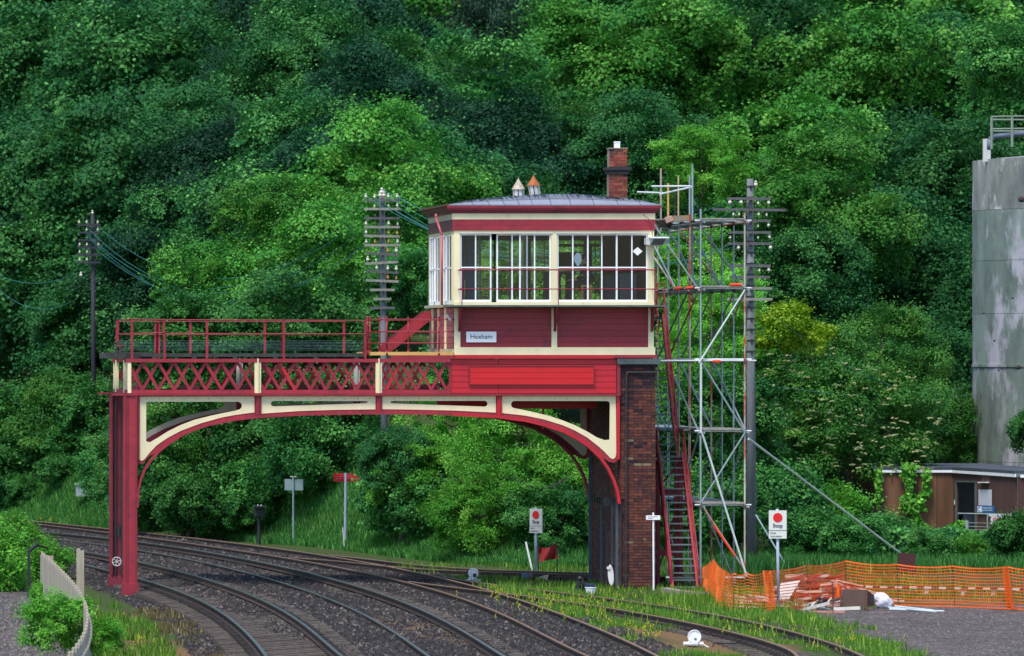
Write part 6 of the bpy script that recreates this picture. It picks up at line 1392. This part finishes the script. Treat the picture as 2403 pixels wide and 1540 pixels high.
# disc signals
def disc_signal(u, v, r, vb_, face, lab):
    g = G(u, vb_); Y = g.y; R = r * Y / F; c = P(u, v, Y); o = empty('disc_signal', g, lab, 'ground signal', 'white disc ground signals')
    cs = MB(); cs.box(g.x - R*1.25, g.x + R*1.0, Y - .02, Y + .35, 0.02, .07)
    for dx in (-1.2, -.4, .4, .95): cs.tube((g.x + R*dx - .06, Y, .05), (g.x + R*dx + .06, Y, .05), .045, 8)
    cs.prism([(g.x - R*.9, .05), (g.x + R*.9, .05), (g.x + R*.35, c.z - R*.5), (g.x - R*.35, c.z - R*.5)], Y + .05, Y + .25); cs.build('casting', M_white, o)
    d = MB()
    if face:
        d.tube((c.x, Y - .03, c.z), (c.x, Y - .005, c.z), R, 28); do = d.build('disc', M_white, o, False); b = MB(); ring(b, (c.x, Y - .035, c.z), R*.97, .012, 28); b.build('rim', M_white, o)
        MB().box(c.x - R*.02, c.x + R*.32, Y - .045, Y - .031, c.z - R*.45, c.z - R*.25).build('slot', M_blk, o)
        a = MB(); a.path([(c.x + R*.9, Y + .1, c.z - R*.9), (c.x + R*1.9, Y + .1, c.z - R*1.5), (c.x + R*2.7, Y + .1, c.z - R*2.0)], .022, 6); a.build('arm', M_white, o)
        MB().path([(c.x + R*2.7, Y + .1, c.z - R*2.0), (c.x + R*3.2, Y + .1, .06), (c.x + R*7, Y + .4, .04)], .014, 5).build('rod', M_blk, o)
    else:
        b = MB(); ring(b, (c.x, Y, c.z), R*.86, R*.17, 28); b.build('rim', M_white, o)
        MB().tube((c.x, Y + .02, c.z), (c.x, Y + .03, c.z), R*.8, 24).build('disc', M_white, o)
        MB().prism([(c.x - R*.55, c.z - R*1.2), (c.x - R*.30, c.z + R*.45), (c.x + R*.30, c.z + R*.45), (c.x + R*.55, c.z - R*1.2)], Y - .08, Y - .03).build('bracket', M_white, o)
        MB().box(c.x - R*.18, c.x + R*.42, Y - .16, Y - .085, c.z - R*.75, c.z - R*.05).build('lamp', M_blk, o)
disc_signal(1629, 1494, 15.3, 1517, True, 'white disc ground signal standing on bare earth near the bottom edge')
disc_signal(1111, 1345, 12, 1368, False, 'white ring shaped ground signal seen from behind beside the crossing tracks')
# black signal head on the bank
g = ground_at(608, 198.6); sb = empty('signal_box_lamp', g, 'black boxy signal head low on the grassy bank', 'signal')
p = P(608, 1212, 198.6); MB().box(p.x - .16, p.x + .16, 198.4, 198.7, p.z, p.z + .30).build('housing', M_blk, sb); MB().box(p.x - .18, p.x + .2, 198.2, 198.7, p.z + .30, p.z + .34).build('hood', M_blk, sb)
MB().tube((p.x, 198.6, g.z - .1), (p.x, 198.6, p.z), .06, 8).build('post', M_blk, sb)
for k in (0, 1): MB().ball((p.x - .06 + .1*k, 198.35, p.z + .36), .025, 8, 5).build('lens', M_grey, sb)
g = ground_at(195, 226); cbn = empty('grey_cabinet', g, 'pale grey lineside cabinet half hidden in the bushes left of the gantry column', 'cabinet')
a, b2 = P(180, 1178, 224), P(215, 1138, 224); MB().box(a.x, b2.x, 224, 224.6, g.z - .2, b2.z).build('body', mat('cabinet_pale', (.34,.42,.42), .6, .1, 3), cbn); MB().box(a.x - .04, b2.x + .04, 223.95, 224.65, b2.z, b2.z + .05).build('lid', M_grey, cbn)
# things by the foot of the pier
g = G(1386, 1398, 0); bk = empty('white_bucket', g, 'white tapered bucket with a dark bundle on top by the pier', 'bucket')
MB().tube((g.x, g.y, 0), (g.x, g.y, .21), .105, 16, .14).build('bucket', M_white, bk, False); MB().tube((g.x, g.y, .195), (g.x, g.y, .215), .148, 16).build('rim', M_white, bk)
b = MB(); 
for k in range(7): b.ball((g.x + random.uniform(-.09,.09), g.y, .24 + random.uniform(0,.05)), .05, 7, 5)
thing1('dark_bundle', b, mat('bundle_blue', (.02,.03,.07), .8, .2, 6), 'dark blue bundle lying on the white bucket', 'bundle')
g = G(1366, 1390); lv = empty('point_lever', g, 'black iron point lever frame with splayed legs left of the pier', 'lever')
tp = P(1361, 1358, g.y); MB().bar(tp, (g.x - .16, g.y, 0), .09, .06).build('leg', M_blk, lv); MB().bar(tp, P(1381, 1380, g.y), .07, .06).build('leg', M_blk, lv); MB().bar(tp, (g.x + .02, g.y + .1, 0), .15, .08).build('leg', M_blk, lv); MB().ball(tp, .07, 8, 5).build('knob', M_blk, lv)
g = Vector((P(1434, 0, 160.9).x, 160.9, 0)); wh = empty('leaning_disc', g, 'narrow white faced black disc leaning against the dark side of the pier', 'disc')
for (dx, rx, m_, nm) in ((0, .075, M_white, 'face'), (.075, .09, M_blk, 'back')):
    b = MB(); n_ = 20; c = P(1433.5, 1350, g.y); b.v += [(c.x + dx + rx*math.cos(2*math.pi*i/n_) + .10*math.sin(2*math.pi*i/n_)*-.2, g.y + .06*(dx > 0) + k*.02, c.z + .28*math.sin(2*math.pi*i/n_)) for k in (0, 1) for i in range(n_)]
    b.f += [tuple(range(n_)), tuple(reversed(range(n_, 2*n_)))] + [((i+1) % n_, i, n_+i, n_+(i+1) % n_) for i in range(n_)]; b.mi = [0]*len(b.f); b.build(nm, m_, wh)
MB().box(fx(1436), fx(1444), g.y - .03, g.y, P(0,1336,g.y).z, P(0,1330,g.y).z).build('label_plate', M_white, wh)
g = G(1236, 1364); thing1('tin_drum', MB().tube((g.x - .12, g.y, .12), (g.x + .14, g.y, .13), .11, 14), mat('drum_blue_rust', (.12,.17,.24), .6, .2, 5, rgb2=(.16,.06,.03), thr=.5), 'small rusty blue drum lying by the left stop sign', 'drum')
thing1('broken_slab', MB().quad8([(g.x+.25, g.y, 0), (g.x+.55, g.y, 0), (g.x+.5, g.y+.2, 0), (g.x+.3, g.y+.2, 0), (g.x+.25, g.y, .06), (g.x+.6, g.y, .17), (g.x+.55, g.y+.2, .17), (g.x+.28, g.y+.2, .07)]), mat('slab_cream', (.55,.45,.30), .8, .15, 5), 'cream broken slab beside the small blue drum', 'slab')
for k in range(34):
    pass
# kerb stones of the old platform edge before the stairs
kb = MB(); kp = [(1560,1390),(1590,1396),(1625,1400),(1660,1401),(1700,1400)]
ko = empty('kerb_edging', G(1625, 1400), 'low broken concrete edging in the grass before the staircase', 'kerb')
for a, b2 in zip(kp[:-1], kp[1:]): p, q = G(*a), G(*b2); MB().bar(p + Vector((0,0,.05)), q.lerp(p, .04) + Vector((0,0,.05)), .22, .14, (0,0,1)).build('kerb_stone', mat('kerb', (.26,.22,.18), .9, .25, 5), ko)

# ------------------------------------------------------------------ orange safety net
M_net = mat('net_orange', (.90, .14, .012), .55, .12, 4); M_netd = mat('net_orange_old', (.80, .16, .02), .6, .2, 4)
net = empty('safety_net', G(1985, 1413), 'orange plastic mesh barrier fence strung round the timber pile', 'net fence')
def netrun(segs, rows=13, pitch=.07, sagf=.0, m=M_net):
    b = MB()
    for (ub, vb0, ut, vt0), (ub2, vb1, ut2, vt1) in zip(segs[:-1], segs[1:]):
        g0, g1 = G(ub, vb0, .02), G(ub2, vb1, .02); t0, t1 = P(ut, vt0, g0.y), P(ut2, vt1, g1.y)
        L = max((g1 - g0).length, .2); n = max(2, int(L / pitch)); N = 6
        def pt(s, t):
            lo = g0.lerp(g1, s); hi = t0.lerp(t1, s); p = lo.lerp(hi, t); p.z -= .05 * math.sin(math.pi*s) * t; p.y += .06 * math.sin(s*9 + t*4) * math.sin(math.pi*s); return p
        for r in range(rows + 1):
            t = r / rows
            for k in range(N): b.bar(pt(k/N, t), pt((k+1)/N, t), .017 if 0 < r < rows else .032, .004, (0, 1, 0))
        for k in range(n + 1):
            s = k / n; b.bar(pt(s, 0), pt(s, .5), .0055, .004, (0, 1, 0)); b.bar(pt(s, .5), pt(s, 1), .0055, .004, (0, 1, 0))
    b.build('net', m, net)
netrun([(1808, 1431, 1792, 1340), (1900, 1422, 1892, 1328), (1985, 1413, 1985, 1317)]); netrun([(1985, 1413, 1985, 1317), (2110, 1420, 2105, 1325), (2240, 1423, 2235, 1329), (2372, 1429, 2364, 1331)]); netrun([(2376, 1430, 2366, 1331), (2440, 1431, 2440, 1334)])
netrun([(1640, 1374, 1637, 1337), (1668, 1402, 1674, 1313), (1690, 1424, 1704, 1342)], 13, .08, m=M_netd); netrun([(1690, 1424, 1704, 1342), (1722, 1430, 1722, 1346), (1760, 1430, 1752, 1346), (1800, 1432, 1788, 1346)], 12, .08, m=M_netd)
netrun([(1668, 1402, 1668, 1322), (1682, 1408, 1684, 1325)], 26, .02); netrun([(1800, 1432, 1790, 1341), (1822, 1432, 1810, 1341)], 22, .02); netrun([(2362, 1426, 2352, 1331), (2380, 1431, 2366, 1331)], 24, .02); netrun([(1960, 1417, 1962, 1372), (1976, 1419, 1976, 1375)], 14, .02)
for (ub, vb_, vt_) in ((1809, 1431, 1338), (1985, 1413, 1315), (2108, 1420, 1323), (2240, 1423, 1326), (2368, 1430, 1328), (1672, 1402, 1311), (1722, 1430, 1345), (1770, 1431, 1345), (1955, 1436, 1365)):
    g = G(ub, vb_); MB().tube(g, P(ub - 2, vt_, g.y), .010, 6).build('stake', mat('stake_iron', (.10,.05,.03), .7, .2, 3), net)
g = G(1955, 1440); 
thing1('iron_stake', MB().tube(G(2555, 1440) if False else G(1955 + 0, 1440), P(1955, 1380, G(1955, 1440).y), .010, 6), M_blk, 'thin iron stake left of the brown board', 'stake')
g = G(1860, 1400, 0)
# timber pile
M_pl = [mat('plank_red_paint', (.46,.045,.035), .8, .25, 5), mat('plank_pale', (.70,.52,.40), .8, .2, 5), mat('plank_white', (.68,.62,.55), .7, .15, 5), mat('plank_dark', (.10,.06,.05), .9, .3, 5), mat('plank_pink', (.52,.22,.17), .8, .2, 5)]
tp_ = empty('timber_pile', G(1880, 1418), 'heap of old red and white painted timbers behind the orange net', 'timber pile')
rp = random.Random(8)
for row in range(13):
    for k in range(6):
        u0 = 1822 + k*25 + rp.uniform(-9, 9) + max(0, row - 7)*5; u1 = u0 + rp.uniform(24, 44)
        if u1 > 1975: u1 = 1975
        v = 1412 - row*4.9 + rp.uniform(-1, 1); 
        if u0 < 1840 and row > 7: continue
        Y = 152.0 + .09*row + rp.uniform(0, .5); MB().bar(P(u0, v, Y), P(u1, v + rp.uniform(-6, 4), Y + rp.uniform(-.2, .4)), .055, rp.uniform(.1, .2), (0,1,0)).build('plank', rp.choice([M_pl[0], M_pl[0], M_pl[1], M_pl[2], M_pl[4], M_pl[3]]), tp_)
MB().quad8([P(1824,1408,151.6), P(1850,1408,151.6), P(1851,1408,151.7), P(1825,1408,151.7), P(1832,1369,151.9), P(1878,1362,151.9), P(1879,1362,152), P(1833,1369,152)]).build('board', M_pl[2], tp_)
for k in range(46):
    u0 = rp.uniform(1950, 2075); v0 = 1362 + (u0 - 1950)*.42 + rp.uniform(-8, 10); L = rp.uniform(25, 75); Y = 151.6 + rp.uniform(0, 1.6)
    a = P(u0, v0, Y); b2 = P(u0 + L, v0 + L*rp.uniform(.12, .45), Y + rp.uniform(-.3, .3)); a.z = max(a.z, .03); b2.z = max(b2.z, .03)
    MB().bar(a, b2, rp.uniform(.03, .05), rp.uniform(.04, .12), (0,1,0)).build('plank', rp.choice(M_pl), tp_)
for k in range(40):
    u0 = rp.uniform(1680, 1830); v0 = rp.uniform(1392, 1424); L = rp.uniform(30, 80); a = G(u0, v0, .04); b2 = G(u0 + L, v0 + L*rp.uniform(.0, .16), .04 + rp.uniform(0, .08))
    MB().bar(a, b2, .03, rp.uniform(.05, .1), (0,1,0)).build('plank', rp.choice([M_pl[1], M_pl[4], M_pl[0], M_pl[2]]), tp_)
for k in range(22):
    a = G(rp.uniform(1870, 1960), rp.uniform(1418, 1436), .03); b2 = a + Vector((rp.uniform(.2, .8), rp.uniform(-.5, .8), rp.uniform(0, .22))); MB().bar(a, b2, .03, rp.uniform(.03, .08), (0,0,1)).build('plank', rp.choice([M_pl[1], M_pl[2], M_pl[4], M_pl[3]]), tp_)
# brown board on legs
g = G(2008, 1430); bb = empty('brown_board', g, 'brown steel board standing on short legs in front of the timber pile', 'board')
b = MB(); Yb = 147.2; MB().bar(P(1976, 1402.5, Yb), P(2034, 1404, Yb), .40, .03, (0,1,0)).build('board', mat('board_brown_steel', (.13,.075,.055), .75, .15, 3), bb)
MB().quad8([P(2035,1424,Yb), P(2052,1421,Yb+1.2), P(2052,1421,Yb+1.25), P(2035,1424,Yb+.05), P(2034,1384,Yb), P(2052,1398,Yb+1.2), P(2052,1398,Yb+1.25), P(2034,1384,Yb+.05)]).build('side_board', mat('board_dark', (.055,.028,.024), .8, .2, 3), bb)
for u in (1973, 2033): MB().bar(P(u, 1385, Yb - .03), (P(u, 0, Yb).x, Yb - .03, 0), .035, .03).build('leg', mat('leg_rust', (.14,.06,.035), .8, .2, 4), bb); MB().box(P(u - 4, 0, Yb).x, P(u + 5, 0, Yb).x, Yb - .1, Yb + .1, 0, .03).build('foot', mat('leg_rust', (.14,.06,.035)), bb)
b = MB(); rp2 = random.Random(3)
sc0 = P(2074, 1412, 148.6); nu_, nv_ = 22, 14
for a in range(nv_ + 1):
    th = math.pi * a / nv_
    for k in range(nu_):
        ph = 2*math.pi*k/nu_; rr_ = .215 * (1 + .10*math.sin(3*ph + a) + .06*math.sin(7*ph - 2*a)); zz = .20 * math.cos(th) * (1 + .12*math.sin(5*ph)); sk_ = -.09 * max(0, math.cos(th))
        b.v.append((sc0.x + sk_ + rr_*math.sin(th)**.7*math.cos(ph), sc0.y + rr_*math.sin(th)**.7*math.sin(ph)*.8, max(.0, sc0.z + zz)))
for a in range(nv_):
    for k in range(nu_): b.f.append((a*nu_+k, (a+1)*nu_+k, (a+1)*nu_+(k+1) % nu_, a*nu_+(k+1) % nu_)); b.mi.append(0)
thing1('white_sack', b, mat('sack_white', (.72,.70,.76), .5, .12, 6, bump=.5), 'white plastic sack slumped against the right end of the brown board', 'sack', True)
for i, (a, b2) in enumerate((((2088, 1430), (2216, 1435)), ((2086, 1426), (2196, 1436)), ((2100, 1423), (2190, 1433)))):
    thing1('steel_tube', MB().tube(G(*a, .04 + .03*i), G(*b2, .03), .026, 8), M_galw, ('longest steel tube on the gravel right of the sack', 'middle steel tube on the gravel right of the sack', 'rearmost steel tube on the gravel right of the sack')[i], 'tube', False, 'steel tubes on the gravel')
blk = empty('fittings_heap', G(1925, 1428), 'heap of black scaffold fittings and tubes left of the brown board', 'fittings')
for k in range(26): p = G(rp.uniform(1912, 1948), rp.uniform(1420, 1432), 0) + Vector((0, 0, rp.uniform(.03, .18))); MB().tube(p, p + Vector((rp.uniform(-.06,.06), -.08, 0)), .03, 8).build('fitting', M_blk, blk)
for k in range(7): MB().tube(G(1892 + k*4, 1416 + k, .1), G(1925 + k*4, 1428 + k*.5, .05), .022, 6).build('tube', M_galv, blk)
# striped barrier planks on pale posts
M_bs = [mat('stripe_pale', (.68,.58,.46), .7, .1, 4), mat('stripe_dark', (.10,.035,.02), .7, .1, 4)]
bp_ = empty('striped_barrier', G(2240, 1400), 'low pale and dark striped barrier rail on pale posts behind the net', 'barrier')
for k in range(26):
    u = 1962 + 38*0 + k*17.2 + 0; u += 0
    if u < 1965 - 5: continue
    v = 1375 + (u - 1960)*.020; MB().bar(P(u + 0, v, 156), P(u + 17.2, v + .34, 156), .055, .03, (0,1,0)).build('stripe', M_bs[k % 2], bp_)
for u in (2176, 2262, 2333, 2420): MB().bar(P(u, 1380, 156.05), (P(u - 2, 0, 156).x, 156.05, 0), .10, .05).build('post', M_bs[0], bp_)
# ------------------------------------------------------------------ pale paling fence at the left
M_pal = mat('paling_pale', (.40,.34,.25), .85, .15, 5, streak=.3); M_palb = mat('paling_cap', (.55,.40,.22), .85, .15, 5)
pfn = empty('paling_fence', (8.2, 128, 0), 'pale paling fence curving towards the bottom left corner beside the path', 'fence')
fy = [100, 103.8, 111, 116.6, 124.9, 137, 151]; fX = [6.35, 6.74, 7.35, 7.73, 8.15, 8.56, 8.9]
cfn = np.polyfit(fy, fX, 3); y = 99.0; pm_ = {}
i = 0
while y < 151.5:
    X = float(np.polyval(cfn, y)); X2 = float(np.polyval(cfn, y + .3)); an = math.atan2(.3, X2 - X); hgt = 1.2 + .06*math.sin(i*2.1)
    me = pm_.get(i % 3)
    if me is None: me = MB().box(-.21, .21, -.02, .02, 0, 1.18 + .05*(i % 3)).mesh('paling', M_pal); pm_[i % 3] = me
    link_mesh('paling', me, pfn, (X, y, 0), (0, 0, an)); y += .46; i += 1
for z in (.35, 1.0):
    for a in np.arange(99, 151, 4.0): MB().bar((float(np.polyval(cfn, a)) + .05, a, z), (float(np.polyval(cfn, a + 4)) + .05, a + 4, z), .08, .05, (0,0,1)).build('rail', M_pal, pfn)
for (u, v, Y) in ((107, 1303, 150.5), (114, 1304, 150.2), (121, 1304, 150), (128, 1320, 147), (134, 1330, 145), (139, 1342, 143), (152, 1350, 139), (184, 1287, 149), (193, 1292, 147)):
    a = P(u, v, Y); MB().box(a.x - .045, a.x + .045, Y, Y + .04, 0, a.z).build('paling', M_pal, pfn)
bf = empty('post_frame', P(68, 1400, 158), 'black steel corner post with short top rail beside the left path', 'post')
p = P(68, 1294, 155); MB().box(p.x - .035, p.x + .035, 155, 155.07, 0, p.z).build('post', M_blk, bf); MB().bar(p, P(86, 1279, 156.5), .07, .07).build('top_rail', M_blk, bf); MB().bar(P(86, 1279, 156.5), P(112, 1287, 157.5), .05, .05).build('top_rail', M_blk, bf)
thing1('pale_stone', MB().ball(G(92, 1489, .03), .10, 8, 4, .35), M_grey, 'flat pale stone lying on the dark path', 'stone')
